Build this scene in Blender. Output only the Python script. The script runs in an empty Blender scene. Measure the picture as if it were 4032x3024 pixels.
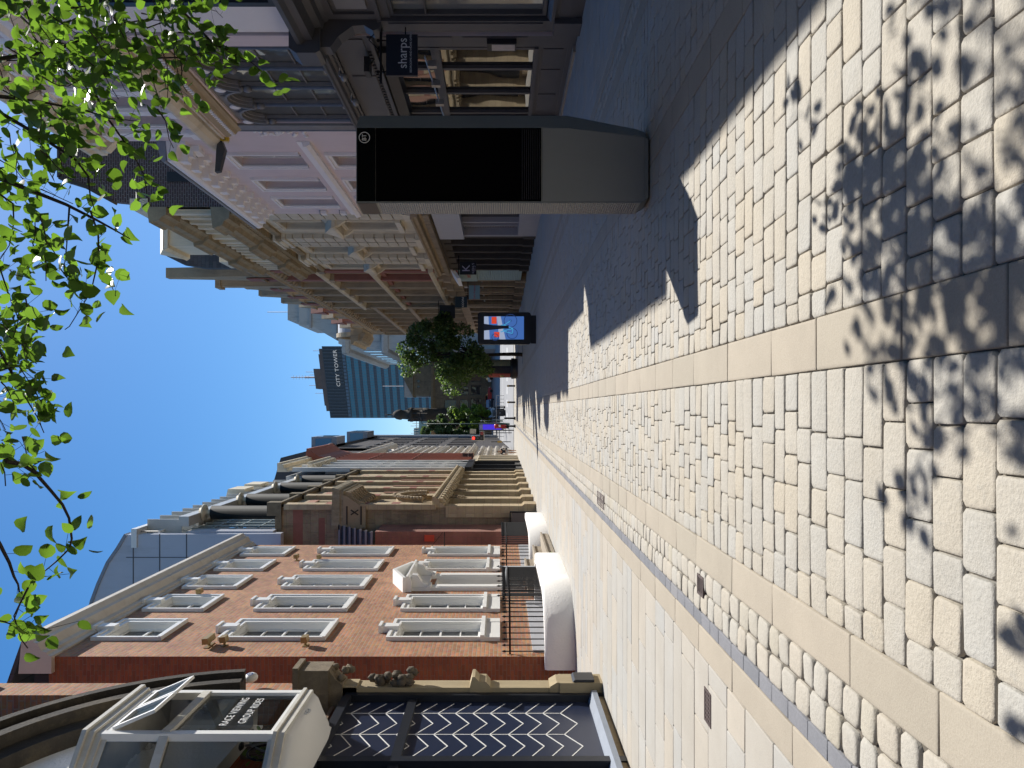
import bpy, math, random
import numpy as np
from mathutils import Vector, Matrix
random.seed(7); RNG=np.random.default_rng(7)
C=bpy.data.collections.new("scene"); bpy.context.scene.collection.children.link(C)
F=1646.0; H0=1.48
def YX(y,X): return X*F/(884.0-y)             # depth at which a street-parallel plane is met
def ZZ(x,Y): return H0+(1080.0-x)/F*Y
def PT(x,y,Y): return ((884-y)/F*Y, Y, H0+(1080-x)/F*Y)

# ---------------------------------------------------------------- materials
MATS={}
def newmat(name):
    m=bpy.data.materials.new(name); m.use_nodes=True
    nt=m.node_tree; b=nt.nodes['Principled BSDF']; return m,nt,b
def N(nt,t,**k):
    n=nt.nodes.new(t)
    for a,v in k.items(): setattr(n,a,v)
    return n
def L(nt,a,b): nt.links.new(a,b)
def noise(nt,vec,scale,detail=4,rough=.6):
    n=N(nt,'ShaderNodeTexNoise'); n.inputs['Scale'].default_value=scale; n.inputs['Detail'].default_value=detail
    n.inputs['Roughness'].default_value=rough; L(nt,vec,n.inputs['Vector']); return n
def ramp(nt,fac,stops):
    r=N(nt,'ShaderNodeValToRGB'); e=r.color_ramp.elements
    while len(e)<len(stops): e.new(.5)
    for i,(p,c) in enumerate(stops):
        e[i].position=p; e[i].color=(c if len(c)==4 else (*c,1))
    L(nt,fac,r.inputs['Fac']); return r
def mixc(nt,fac,a,b,bt='MIX'):
    m=N(nt,'ShaderNodeMix',data_type='RGBA',blend_type=bt)
    for s,v in ((m.inputs[0],fac),(m.inputs[6],a),(m.inputs[7],b)):
        if hasattr(v,'links'): L(nt,v,s)
        elif isinstance(v,(int,float)): s.default_value=v
        else: s.default_value=(*v,1)
    return m.outputs[2]
def bump(nt,b,h,dist,strength=1.0):
    n=N(nt,'ShaderNodeBump'); n.inputs['Distance'].default_value=dist; n.inputs['Strength'].default_value=strength
    L(nt,h,n.inputs['Height']); L(nt,n.outputs[0],b.inputs['Normal'])
def pos(nt): return N(nt,'ShaderNodeNewGeometry').outputs['Position']
def plain(name,col,rough=.6,var=.12,scale=3.0,bmp=0.0,bs=40,metal=0.0,spec=.5,stain=None):
    if name in MATS: return MATS[name]
    m,nt,b=newmat(name); p=pos(nt)
    b.inputs['Roughness'].default_value=rough; b.inputs['Metallic'].default_value=metal
    b.inputs['Specular IOR Level'].default_value=spec
    if var>0:
        n=noise(nt,p,scale,6); n2=noise(nt,p,scale*9,3)
        lo=tuple(c*(1-var) for c in col); hi=tuple(min(1,c*(1+var)) for c in col)
        r=ramp(nt,n.outputs[0],[(.3,lo),(.7,hi)])
        out=mixc(nt,n2.outputs[0],r.outputs[0],tuple(c*(1-var*.6) for c in col))
        if stain:
            mp=N(nt,'ShaderNodeMapping'); mp.inputs['Scale'].default_value=(2.2,2.2,.35); L(nt,p,mp.inputs[0])
            s=noise(nt,mp.outputs[0],1.0,7,.7); f=ramp(nt,s.outputs[0],[(.5,(0,0,0)),(.75,(1,1,1))])
            mm=N(nt,'ShaderNodeMath',operation='MULTIPLY'); mm.inputs[1].default_value=stain[1]; L(nt,f.outputs[0],mm.inputs[0])
            out=mixc(nt,mm.outputs[0],out,stain[0])
        L(nt,out,b.inputs['Base Color'])
    else: b.inputs['Base Color'].default_value=(*col,1)
    if bmp>0: bump(nt,b,noise(nt,p,bs,5).outputs[0],bmp)
    MATS[name]=m; return m
def wallvec(nt):
    g=N(nt,'ShaderNodeNewGeometry'); s=N(nt,'ShaderNodeSeparateXYZ'); L(nt,g.outputs['Position'],s.inputs[0])
    sn=N(nt,'ShaderNodeSeparateXYZ'); L(nt,g.outputs['True Normal'],sn.inputs[0])
    ab=N(nt,'ShaderNodeMath',operation='ABSOLUTE'); L(nt,sn.outputs[0],ab.inputs[0])
    gt=N(nt,'ShaderNodeMath',operation='GREATER_THAN'); L(nt,ab.outputs[0],gt.inputs[0]); gt.inputs[1].default_value=.6
    mx=N(nt,'ShaderNodeMix',data_type='FLOAT'); L(nt,gt.outputs[0],mx.inputs[0]); L(nt,s.outputs[0],mx.inputs[2]); L(nt,s.outputs[1],mx.inputs[3])
    c=N(nt,'ShaderNodeCombineXYZ'); L(nt,mx.outputs[0],c.inputs[0]); L(nt,s.outputs[2],c.inputs[1]); return c.outputs[0],g.outputs['Position']
def bricks(name,c1,c2,mortar,bw=.225,bh=.075,ms=.01,var=.35,bmp=.006,rough=.85,stain=None,dark=(.09,.06,.05)):
    if name in MATS: return MATS[name]
    m,nt,b=newmat(name); v,p=wallvec(nt)
    w=noise(nt,p,3.0,2); vv=N(nt,'ShaderNodeVectorMath',operation='MULTIPLY_ADD'); L(nt,w.outputs['Color'],vv.inputs[0]); vv.inputs[1].default_value=(.006,.006,0); L(nt,v,vv.inputs[2])
    t=N(nt,'ShaderNodeTexBrick'); L(nt,vv.outputs[0],t.inputs['Vector']); t.inputs['Scale'].default_value=1
    t.inputs['Color1'].default_value=(*c1,1); t.inputs['Color2'].default_value=(*c2,1); t.inputs['Mortar'].default_value=(*mortar,1)
    t.inputs['Brick Width'].default_value=bw; t.inputs['Row Height'].default_value=bh; t.inputs['Mortar Size'].default_value=ms
    t.inputs['Mortar Smooth'].default_value=.2; t.inputs['Bias'].default_value=-.1
    n=noise(nt,p,.9,8,.72); n2=noise(nt,p,9,5,.7)
    col=mixc(nt,ramp(nt,n.outputs[0],[(.42,(0,0,0)),(.66,(1,1,1))]).outputs[0],t.outputs['Color'],mixc(nt,.5,t.outputs['Color'],dark))
    col=mixc(nt,var,col,n2.outputs['Color'],'SOFT_LIGHT')
    if stain:
        mp=N(nt,'ShaderNodeMapping'); mp.inputs['Scale'].default_value=(1.6,1.6,.5); L(nt,p,mp.inputs[0])
        s=noise(nt,mp.outputs[0],1.0,8,.7); f=ramp(nt,s.outputs[0],[(.52,(0,0,0)),(.7,(1,1,1))])
        mm=N(nt,'ShaderNodeMath',operation='MULTIPLY'); mm.inputs[1].default_value=stain[1]; L(nt,f.outputs[0],mm.inputs[0]); col=mixc(nt,mm.outputs[0],col,stain[0])
    L(nt,col,b.inputs['Base Color']); b.inputs['Roughness'].default_value=rough
    inv=N(nt,'ShaderNodeMath',operation='SUBTRACT'); inv.inputs[0].default_value=1; L(nt,t.outputs['Fac'],inv.inputs[1])
    ad=N(nt,'ShaderNodeMath',operation='MULTIPLY_ADD'); L(nt,n2.outputs[0],ad.inputs[0]); ad.inputs[1].default_value=.35; L(nt,inv.outputs[0],ad.inputs[2])
    bump(nt,b,ad.outputs[0],bmp); MATS[name]=m; return m
def stones(name,ca,cb,rough=.75,bmp=.004,grain=60,cc=None,spots=.5):
    """random tint per separate stone in the mesh"""
    m,nt,b=newmat(name); g=N(nt,'ShaderNodeNewGeometry'); p=g.outputs['Position']
    st=[(.0,ca),(.45,tuple((x+y)/2 for x,y in zip(ca,cb))),(.75,cb),(1.0,cc or ca)]
    r=ramp(nt,g.outputs['Random Per Island'],st)
    n=noise(nt,p,2.2,6,.65); n2=noise(nt,p,grain,4,.7); n3=noise(nt,p,14,5,.7)
    c=mixc(nt,ramp(nt,n.outputs[0],[(.3,(0,0,0)),(.8,(.55,.55,.55))]).outputs[0],r.outputs[0],tuple(x*.72 for x in ca))
    c=mixc(nt,ramp(nt,n3.outputs[0],[(.58,(0,0,0)),(.72,(spots,spots,spots))]).outputs[0],c,tuple(x*.7 for x in cb))
    c=mixc(nt,.35,c,n2.outputs['Fac'],'SOFT_LIGHT'); L(nt,c,b.inputs['Base Color'])
    b.inputs['Roughness'].default_value=rough; b.inputs['Specular IOR Level'].default_value=.35
    h=N(nt,'ShaderNodeMath',operation='MULTIPLY_ADD'); L(nt,n3.outputs[0],h.inputs[0]); h.inputs[1].default_value=1.6; L(nt,n2.outputs[0],h.inputs[2])
    bump(nt,b,h.outputs[0],bmp); MATS[name]=m; return m
def glassy(name,col=(.02,.022,.025),ior=1.5,rough=.03,wob=.0008,ws=1.2):
    if name in MATS: return MATS[name]
    m,nt,b=newmat(name); b.inputs['Base Color'].default_value=(*col,1); b.inputs['Roughness'].default_value=rough; b.inputs['IOR'].default_value=ior
    b.inputs['Specular IOR Level'].default_value=.5
    if wob: bump(nt,b,noise(nt,pos(nt),ws,1).outputs[0],wob*20)
    MATS[name]=m; return m
def clearglass(name,tint=(.9,.95,.95)):
    if name in MATS: return MATS[name]
    m,nt,b=newmat(name); nt.nodes.remove(b); out=nt.nodes['Material Output']
    tr=N(nt,'ShaderNodeBsdfTransparent'); tr.inputs[0].default_value=(*tint,1); gl=N(nt,'ShaderNodeBsdfGlossy'); gl.inputs['Roughness'].default_value=.02
    fr=N(nt,'ShaderNodeFresnel'); fr.inputs['IOR'].default_value=1.6; mx=N(nt,'ShaderNodeMixShader')
    L(nt,fr.outputs[0],mx.inputs[0]); L(nt,tr.outputs[0],mx.inputs[1]); L(nt,gl.outputs[0],mx.inputs[2]); L(nt,mx.outputs[0],out.inputs[0])
    MATS[name]=m; return m
def emis(name,col,s):
    if name in MATS: return MATS[name]
    m,nt,b=newmat(name); b.inputs['Base Color'].default_value=(*[c*.2 for c in col],1); b.inputs['Emission Color'].default_value=(*col,1); b.inputs['Emission Strength'].default_value=s
    b.inputs['Roughness'].default_value=.3; MATS[name]=m; return m
def leafmat(name,dif,trans,gloss=.35,share=.5):
    m,nt,b=newmat(name); nt.nodes.remove(b); out=nt.nodes['Material Output']; g=N(nt,'ShaderNodeNewGeometry')
    r=g.outputs['Random Per Island']
    d=N(nt,'ShaderNodeBsdfPrincipled'); d.inputs['Roughness'].default_value=gloss
    L(nt,ramp(nt,r,[(0,tuple(c*.65 for c in dif)),(1,tuple(c*1.35 for c in dif))]).outputs[0],d.inputs['Base Color'])
    t=N(nt,'ShaderNodeBsdfTranslucent'); L(nt,ramp(nt,r,[(0,tuple(c*.6 for c in trans)),(1,tuple(min(1,c*1.3) for c in trans))]).outputs[0],t.inputs[0])
    mx=N(nt,'ShaderNodeMixShader'); mx.inputs[0].default_value=share; L(nt,d.outputs[0],mx.inputs[1]); L(nt,t.outputs[0],mx.inputs[2]); L(nt,mx.outputs[0],out.inputs[0])
    return m

# ---------------------------------------------------------------- mesh builder
def T_left(X0): return lambda u,w,z:(X0+w,u,z)
def T_right(X0): return lambda u,w,z:(X0-w,u,z)
def T_front(Y0): return lambda u,w,z:(u,Y0-w,z)
I3=lambda u,w,z:(u,w,z)
COUNT={'pier','pilaster','bracket','capital','rusticated_pilaster','attic_pilaster','wreath','roof_box','shop_pier','rusticated_pier','corner_pier','red_stone_band','basement_panel','window','dormer','shop_frame_post','base','oriel_transom','colonnette','window_pane','gold_band','string_course','cornice','fascia','curtain','pane','column_capital','shopfront_pier','screen_picture','headlight','louvre_panel','steel_column','attic_gable','emblem','clip','wall_panel','end_wall','roof_plant','shop_window','interior_item','spear'}
class MB:
    def __init__(s,T=I3): s.v=[];s.f=[];s.T=T;s.sm=[];s.pr=[]
    def add(s,vs,fs,smooth=False):
        s.pr.append((len(s.v),len(s.v)+len(vs),len(s.f),len(s.f)+len(fs)))
        o=len(s.v); s.v+= [s.T(*p) for p in vs]; s.f+=[tuple(i+o for i in f) for f in fs]; s.sm+=[smooth]*len(fs); return s
    def box(s,a0,a1,b0,b1,c0,c1):
        v=[(a,b,c) for a in (a0,a1) for b in (b0,b1) for c in (c0,c1)]
        return s.add(v,[(0,1,3,2),(4,6,7,5),(0,4,5,1),(2,3,7,6),(0,2,6,4),(1,5,7,3)])
    def quad(s,*p): return s.add(list(p),[tuple(range(len(p)))])
    def prof(s,pts,u0,u1,m0=0,m1=0):
        """profile (w,z) extruded along u; m0/m1 mitre out by w"""
        n=len(pts); v=[(u0-m0*w,w,z) for w,z in pts]+[(u1+m1*w,w,z) for w,z in pts]
        return s.add(v,[(i,(i+1)%n,n+(i+1)%n,n+i) for i in range(n)]+[tuple(range(n)),tuple(range(n,2*n))])
    def poly(s,pts,w0,w1):
        n=len(pts); v=[(u,w0,z) for u,z in pts]+[(u,w1,z) for u,z in pts]
        return s.add(v,[(i,(i+1)%n,n+(i+1)%n,n+i) for i in range(n)]+[tuple(range(n)),tuple(range(n,2*n))])
    def tube(s,pts,r,n=8,cap=True):
        pts=[Vector(p) for p in pts]; k=len(pts); rs=r if isinstance(r,(list,tuple)) else [r]*k; vs=[];fs=[]
        for i,p in enumerate(pts):
            d=(pts[min(i+1,k-1)]-pts[max(i-1,0)]).normalized(); a=d.cross(Vector((0,0,1)))
            if a.length<.05: a=d.cross(Vector((1,0,0)))
            a.normalize(); b=d.cross(a)
            for j in range(n):
                t=2*math.pi*j/n; q=p+(a*math.cos(t)+b*math.sin(t))*rs[i]; vs.append(tuple(q))
        for i in range(k-1):
            for j in range(n): fs.append((i*n+j,i*n+(j+1)%n,(i+1)*n+(j+1)%n,(i+1)*n+j))
        if cap: fs+= [tuple(range(n)),tuple(range((k-1)*n,k*n))]
        return s.add(vs,fs,True)
    def lathe(s,c,prof,n=16,a0=0,a1=2*math.pi):
        full=abs(a1-a0-2*math.pi)<1e-6; m=n if full else n+1; vs=[];fs=[]
        for r,z in prof:
            for j in range(m):
                t=a0+(a1-a0)*j/n; vs.append((c[0]+r*math.cos(t),c[1]+r*math.sin(t),c[2]+z))
        for i in range(len(prof)-1):
            for j in range(n): fs.append((i*m+j,i*m+(j+1)%m,(i+1)*m+(j+1)%m,(i+1)*m+j))
        if full: fs+=[tuple(range(m)),tuple(range((len(prof)-1)*m,len(prof)*m))]
        return s.add(vs,fs,True)
    def blob(s,c,r,n=8,j=0.0):
        vs=[];fs=[];m=n
        for i in range(n//2+1):
            ph=math.pi*i/(n//2)
            for k in range(m):
                t=2*math.pi*k/m; q=1+random.uniform(-j,j)
                vs.append((c[0]+r[0]*q*math.sin(ph)*math.cos(t),c[1]+r[1]*q*math.sin(ph)*math.sin(t),c[2]+r[2]*q*math.cos(ph)))
        for i in range(n//2):
            for k in range(m): fs.append((i*m+k,i*m+(k+1)%m,(i+1)*m+(k+1)%m,(i+1)*m+k))
        return s.add(vs,fs,True)
    def arch(s,uc,zs,R,w0,w1,t,n=14,a0=0,a1=math.pi):
        """ring of radius R..R+t extruded w0..w1 in facade coords"""
        vs=[];fs=[]
        for i in range(n+1):
            a=a0+(a1-a0)*i/n; c,sn=math.cos(a),math.sin(a)
            for rr in (R,R+t):
                for w in (w0,w1): vs.append((uc+rr*c,w,zs+rr*sn))
        for i in range(n):
            b=i*4; d=b+4
            fs+=[(b,d,d+1,b+1),(b+2,b+3,d+3,d+2),(b,b+2,d+2,d),(b+1,d+1,d+3,b+3)]
        fs+=[(0,1,3,2),(n*4,n*4+2,n*4+3,n*4+1)]
        return s.add(vs,fs)
    def wall(s,u0,u1,z0,z1,holes=(),depth=.22,w=0.0):
        us=sorted({u0,u1,*[h[0] for h in holes],*[h[1] for h in holes]}); zs=sorted({z0,z1,*[h[2] for h in holes],*[h[3] for h in holes]})
        us=[u for u in us if u0-1e-6<=u<=u1+1e-6]; zs=[z for z in zs if z0-1e-6<=z<=z1+1e-6]
        for a,b in zip(us,us[1:]):
            run=None
            for c,d in zip(zs,zs[1:]):
                um,zm=(a+b)/2,(c+d)/2
                if any(h[0]<um<h[1] and h[2]<zm<h[3] for h in holes): continue
                s.quad((a,w,c),(b,w,c),(b,w,d),(a,w,d))
        for h in holes:
            a,b,c,d=h[:4]
            s.quad((a,w,c),(a,w,d),(a,w-depth,d),(a,w-depth,c)); s.quad((b,w,c),(b,w,d),(b,w-depth,d),(b,w-depth,c))
            s.quad((a,w,c),(b,w,c),(b,w-depth,c),(a,w-depth,c)); s.quad((a,w,d),(b,w,d),(b,w-depth,d),(a,w-depth,d))
        return s
    def clusters(s,tol=.03):
        bb=[]
        for a,b,_,_ in s.pr:
            A=np.array(s.v[a:b]); bb.append((A.min(0)-tol,A.max(0)+tol))
        n=len(bb); g=list(range(n))
        def fd(i):
            while g[i]!=i: g[i]=g[g[i]]; i=g[i]
            return i
        for i in range(n):
            for j in range(i+1,n):
                if np.all(bb[i][0]<bb[j][1]) and np.all(bb[j][0]<bb[i][1]): g[fd(i)]=fd(j)
        cl={}
        for i in range(n): cl.setdefault(fd(i),[]).append(i)
        return list(cl.values())
    def build(s,name,mat,parent=None,label=None,kind=None,tagd=None):
        if name in COUNT and 1<len(s.pr)<160 and parent is not None:
            cl=s.clusters()
            if 1<len(cl)<=40:
                out=None
                for c in cl:
                    m=MB()
                    for i in c:
                        a,b,f0,f1=s.pr[i]; m.add(s.v[a:b],[tuple(k-a for k in f) for f in s.f[f0:f1]],s.sm[f0] if f1>f0 else False)
                    out=m._build(name,mat,parent,label,kind) 
                return out
        return s._build(name,mat,parent,label,kind)
    def _build(s,name,mat,parent=None,label=None,kind=None):
        me=bpy.data.meshes.new(name); me.from_pydata(s.v,[],s.f)
        if any(s.sm): me.polygons.foreach_set('use_smooth',s.sm)
        me.materials.append(mat); o=bpy.data.objects.new(name,me); C.objects.link(o)
        if parent is not None:
            o.parent=parent
            if parent.type=='EMPTY': o.location=-parent.location
        if label: o['label']=label
        if kind: o['kind']=kind
        return o
def shade_edges(o,ang=35):
    me=o.data
    try: me.set_sharp_from_angle(angle=math.radians(ang))
    except Exception: pass
def thing(name,label,cat,loc=(0,0,0),group=None):
    o=bpy.data.objects.new(name,None); C.objects.link(o); o.location=Vector(loc); o.empty_display_size=.2
    o['label']=label; o['category']=cat
    if group: o['group']=group
    return o
def tag(o,label,cat,group=None):
    o['label']=label; o['category']=cat
    if group: o['group']=group
    return o
def text(T,s,u,w,z,size,mat,parent,name='lettering',dirn=1,align='CENTER',spacing=1.0,ext=.004,rot=0,sx=1.0):
    cu=bpy.data.curves.new('t','FONT'); cu.body=s; cu.size=size; cu.align_x=align; cu.align_y='CENTER'; cu.space_character=spacing; cu.extrude=ext
    cu.resolution_u=3
    ob=bpy.data.objects.new('t',cu); C.objects.link(ob); bpy.context.view_layer.update()
    dg=bpy.context.evaluated_depsgraph_get(); me=ob.evaluated_get(dg).to_mesh()
    mb=MB(T); ca,sa=math.cos(rot),math.sin(rot)
    vs=[(u+dirn*(v.co.x*sx*ca-v.co.y*sa),w+v.co.z,z+v.co.x*sx*sa+v.co.y*ca) for v in me.vertices]
    mb.add(vs,[tuple(p.vertices) for p in me.polygons]); ob.to_mesh_clear()
    bpy.data.objects.remove(ob); bpy.data.curves.remove(cu)
    return mb.build(name,mat,parent)

# shared materials
M=dict(
 white=plain('white_paint',(.78,.77,.73),.45,.04,2.0),
 whitewash=plain('whitewashed_render',(.82,.80,.76),.8,.05,2.5,.008,25),
 glass=glassy('window_glass',(.035,.04,.045),1.5,.04),
 shopglass=glassy('shop_glass',(.012,.013,.014),2.6,.015,.0003,.8),
 black=plain('black_paint',(.016,.017,.02),.4,.15,4),
 blacksoft=plain('matt_black',(.02,.02,.022),.7,.1,4),
 charcoal=plain('charcoal_paint',(.082,.08,.082),.45,.12,3),
 iron=plain('wrought_iron',(.010,.010,.011),.8,.2,8,spec=.15),
 lead=plain('lead_sheet',(.25,.27,.31),.55,.15,1.5),
 slate=bricks('slate_roof',(.05,.055,.065),(.08,.085,.095),(.03,.03,.035),.35,.2,.008,.3,.004),
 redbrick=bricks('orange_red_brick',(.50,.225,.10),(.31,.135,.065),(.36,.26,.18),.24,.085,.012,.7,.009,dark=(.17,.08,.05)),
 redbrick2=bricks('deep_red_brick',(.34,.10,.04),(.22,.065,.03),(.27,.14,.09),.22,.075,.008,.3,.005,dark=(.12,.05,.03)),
 darkbrick=bricks('soot_dark_brick',(.085,.05,.045),(.05,.032,.032),(.22,.19,.18),.23,.085,.012,.3,.005),
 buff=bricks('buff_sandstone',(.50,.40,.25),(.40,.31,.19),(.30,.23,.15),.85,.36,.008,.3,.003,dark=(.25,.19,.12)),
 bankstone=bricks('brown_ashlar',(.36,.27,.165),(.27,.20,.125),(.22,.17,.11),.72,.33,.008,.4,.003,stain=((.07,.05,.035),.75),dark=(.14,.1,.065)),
 cream=plain('cream_stucco',(.62,.54,.40),.8,.1,1.2,.003,18,stain=((.22,.17,.11),.5)),
 creamtrim=plain('cream_trim',(.72,.63,.47),.75,.1,1.5,.003,18,stain=((.25,.19,.12),.55)),
 pink=plain('pink_stucco',(.72,.61,.60),.85,.05,.8,.002,30,stain=((.42,.32,.27),.25)),
 pinktrim=plain('pale_pink_trim',(.86,.82,.79),.7,.06,1.5),
 sand=plain('weathered_sandstone',(.38,.29,.18),.85,.2,1.5,.006,20,stain=((.12,.09,.06),.6)),
 sandred=plain('red_sandstone',(.30,.12,.085),.85,.2,2,.004,20,stain=((.09,.05,.04),.5)),
 darkstone=plain('sooty_stone',(.07,.058,.045),.9,.3,2,.008,16),
 brownstone=plain('brown_red_stone',(.37,.285,.185),.85,.25,1.5,.004,20,stain=((.06,.045,.04),.6)),
 grey=plain('grey_panel',(.50,.51,.56),.4,.06,.8,stain=((.16,.15,.13),.35)),
 greystone=plain('portland_stone',(.42,.42,.41),.8,.1,.15,stain=((.17,.18,.19),.6)),
 steel=plain('brushed_steel',(.45,.45,.44),.35,.1,6,metal=.8),
 brass=plain('aged_brass',(.35,.25,.11),.5,.2,20,metal=.6),
)
# ---------------------------------------------------------------- ground
def gz(Y): return max(0.0,(Y-80)*.045)
def stone_field(name,x0,x1,y0,y1,row,lmin,lmax,mat,gap=.014,cut=.022,swap=False,dome=.012,rowj=.08,hj=.003,lod=False,z=0.0,inset=.03,edge=.012,maxlen=None):
    V=[];Fc=[];rects=[]
    a0,a1,b0,b1=(y0,y1,x0,x1) if not swap else (x0,x1,y0,y1)     # a: across rows, b: along row
    a=a0
    while a<a1-.02:
        d=row*(1+random.uniform(-rowj,rowj))
        if a1-(a+d)<row*.5: d=a1-a
        b=b0-random.uniform(0,lmin)*.9 if not swap else b0-random.uniform(0,lmax); first=True
        while b<b1-.01:
            l=random.uniform(lmin,lmax); e=b+l
            if first and e-b0<.10: e=b0+.10+random.uniform(0,.1)
            first=False
            if b1-e<.13 and not swap: e=b1
            if swap and b1-e<lmin*.45: e=b1
            s=max(b,b0)
            if e-s>.05: rects.append((s,min(e,b1),a,a+d) if not swap else (a,a+d,s,min(e,b1)))
            b=e
        a+=d
    R=np.array(rects); n=len(R); g=gap/2
    j=lambda s:RNG.uniform(-s,s,n)
    X0=R[:,0]+g+j(g*.5);X1=R[:,1]-g+j(g*.5);Y0=R[:,2]+g+j(g*.5);Y1=R[:,3]-g+j(g*.5)
    h=j(hj)+z; tx=j(hj*1.2); ty=j(hj*1.2)
    def ring(ins,zz,ct):
        P=[]
        a,b,c,d=X0+ins,X1-ins,Y0+ins,Y1-ins; k=ct
        pts=[(a+k,c),(b-k,c),(b,c+k),(b,d-k),(b-k,d),(a+k,d),(a,d-k),(a,c+k)]
        cx=(a+b)/2; cy=(c+d)/2; hx=np.maximum((b-a)/2,.01); hy=np.maximum((d-c)/2,.01)
        for (px,py) in pts:
            jj=(RNG.uniform(-1,1,n)*cut*.16,RNG.uniform(-1,1,n)*cut*.16)
            P.append(np.stack([px+jj[0],py+jj[1],h+zz+tx*(px-cx)/hx+ty*(py-cy)/hy],1))
        return np.stack(P,1)
    ct=cut*(1+RNG.uniform(-.4,.5,n))
    rings=[ring(0,-.045,ct),ring(0,-dome,ct),ring(edge,-dome*.3,ct)]
    if not lod: rings.append(ring(inset,0,ct))
    A=np.stack(rings,1); k=A.shape[1]; V=A.reshape(-1,3)
    base=np.arange(n)*8*k; faces=[]
    for r in range(k-1):
        for i in range(8):
            q=(i+1)%8
            faces.append(np.stack([base+r*8+i,base+r*8+q,base+(r+1)*8+q,base+(r+1)*8+i],1))
    quads=np.concatenate(faces); tops=np.stack([base+(k-1)*8+i for i in range(8)],1)
    nq,ntp=len(quads),len(tops)
    me=bpy.data.meshes.new(name); me.vertices.add(len(V)); me.vertices.foreach_set('co',V.astype(np.float32).ravel())
    li=np.concatenate([quads.ravel(),tops.ravel()]).astype(np.int32); me.loops.add(len(li)); me.loops.foreach_set('vertex_index',li)
    ls=np.concatenate([np.arange(nq)*4,nq*4+np.arange(ntp)*8]).astype(np.int32); me.polygons.add(nq+ntp); me.polygons.foreach_set('loop_start',ls)
    me.polygons.foreach_set('use_smooth',np.ones(nq+ntp,bool)); me.update(calc_edges=True); me.validate()
    me.materials.append(mat); o=bpy.data.objects.new(name,me); C.objects.link(o); o['kind']='structure'; return o

mset=stones('setts',(.425,.375,.295),(.385,.375,.345),.75,.0045,60,(.405,.365,.30))
mset2=stones('gutter_setts',(.43,.385,.315),(.41,.39,.345),.75,.0035,70,(.41,.37,.29))
mband=stones('band_slabs',(.385,.335,.265),(.355,.315,.25),.8,.0016,120,(.40,.35,.28),.25)
mkerb=stones('kerb_slabs',(.385,.335,.265),(.36,.315,.25),.8,.0016,120,None,.25)
mflag=stones('pavement_flags',(.42,.375,.31),(.365,.365,.35),.8,.0012,120,(.395,.345,.275),.3)
mgut=stones('gutter_blocks',(.17,.175,.19),(.21,.21,.225),.75,.0015,90,(.24,.235,.24),.3)
EX=4.0
for nm,a,b in (('cobbled_street',-.95,.18),('cobbled_street',.43,2.40),('cobbled_street',2.65,4.10)):
    stone_field(nm,a,b,-3,34,.168,.15,.28,mset,gap=.007,cut=.011,dome=.005,hj=.0018,inset=.013,edge=.004)
    stone_field(nm,a,b,34,80,.168,.15,.28,mset,gap=.006,cut=.012,dome=.005,hj=.001,lod=True)
stone_field('gutter_setts',-1.50,-1.18,-3,40,.16,.13,.21,mset2,gap=.012,cut=.018,swap=True,dome=.008,rowj=.0,hj=.0025,inset=.02,edge=.008)
stone_field('gutter_setts',-1.50,-1.18,40,80,.16,.16,.25,mset2,gap=.012,cut=.018,swap=True,lod=True,rowj=0)
for a,b in ((-1.18,-.95),(.18,.43),(2.40,2.65)):
    stone_field('paving_band',a,b,-3,80,b-a,.55,.95,mband,gap=.006,cut=.004,swap=True,dome=.004,rowj=0,hj=.001,inset=.014,edge=.005)
stone_field('kerb',-1.81,-1.60,-3,80,.21,.7,1.1,mkerb,gap=.005,cut=.004,swap=True,dome=.003,rowj=0,hj=.001,inset=.012,edge=.004)
stone_field('gutter',-1.60,-1.50,-3,80,.10,.2,.3,mgut,gap=.005,cut=.003,swap=True,dome=.002,rowj=0,hj=.0006,z=-.004,inset=.008,edge=.003)
stone_field('pavement',-6.2,-1.81,-3,80,.39,.55,.95,mflag,gap=.010,cut=.003,dome=.0025,rowj=.25,hj=.0008,inset=.012,edge=.004)
stone_field('kerb',4.10,4.30,-3,80,.2,.7,1.1,mkerb,gap=.005,cut=.004,swap=True,dome=.003,rowj=0,hj=.001,inset=.012,edge=.004)
stone_field('gutter_setts',4.30,4.60,-3,60,.15,.13,.21,mset2,gap=.012,cut=.018,swap=True,lod=True,rowj=0)
stone_field('kerb',4.60,4.78,-3,80,.18,.7,1.1,mkerb,gap=.005,cut=.004,swap=True,dome=.003,rowj=0,hj=.001,inset=.012,edge=.004)
stone_field('pavement',4.78,8.6,-3,80,.45,.55,.95,mflag,gap=.010,cut=.003,dome=.0025,rowj=.25,hj=.0008,inset=.012,edge=.004)
earth=plain('joint_sand',(.13,.112,.088),.95,.3,8,.004,60)
asph=plain('pale_asphalt',(.27,.27,.275),.9,.12,.5,.002,40,stain=((.2,.2,.2),.4))
g=MB()
ys=[-300,80,92,170,400,3000]
for a,b in zip(ys,ys[1:]):
    za,zb=min(gz(a),6),min(gz(b),6); g.quad((-1500,a,za-.020),(1500,a,za-.020),(1500,b,zb-.020),(-1500,b,zb-.020))
g.build('ground',earth,kind='structure')
g=MB(); g.quad((-1,80,0),(30,80,0),(30,91,gz(91)),(-1,91,gz(91)));
stone_field('crossing_pavement',-9,12,80,80.8,.8,.8,1.6,mflag,gap=.006,cut=.003,dome=.0025,lod=True)
g=MB(); g.quad((-60,80.8,gz(80.8)+.0),(60,80.8,gz(80.8)+.0),(60,170,gz(170)),(-60,170,gz(170))); g.build('road',asph,kind='structure')
g=MB()
for k in range(9): g.quad((-3+k*1.6,93,gz(93)+.006),(-2.1+k*1.6,93,gz(93)+.006),(-2.0+k*1.6,94,gz(94)+.006),(-2.9+k*1.6,94,gz(94)+.006))
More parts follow.
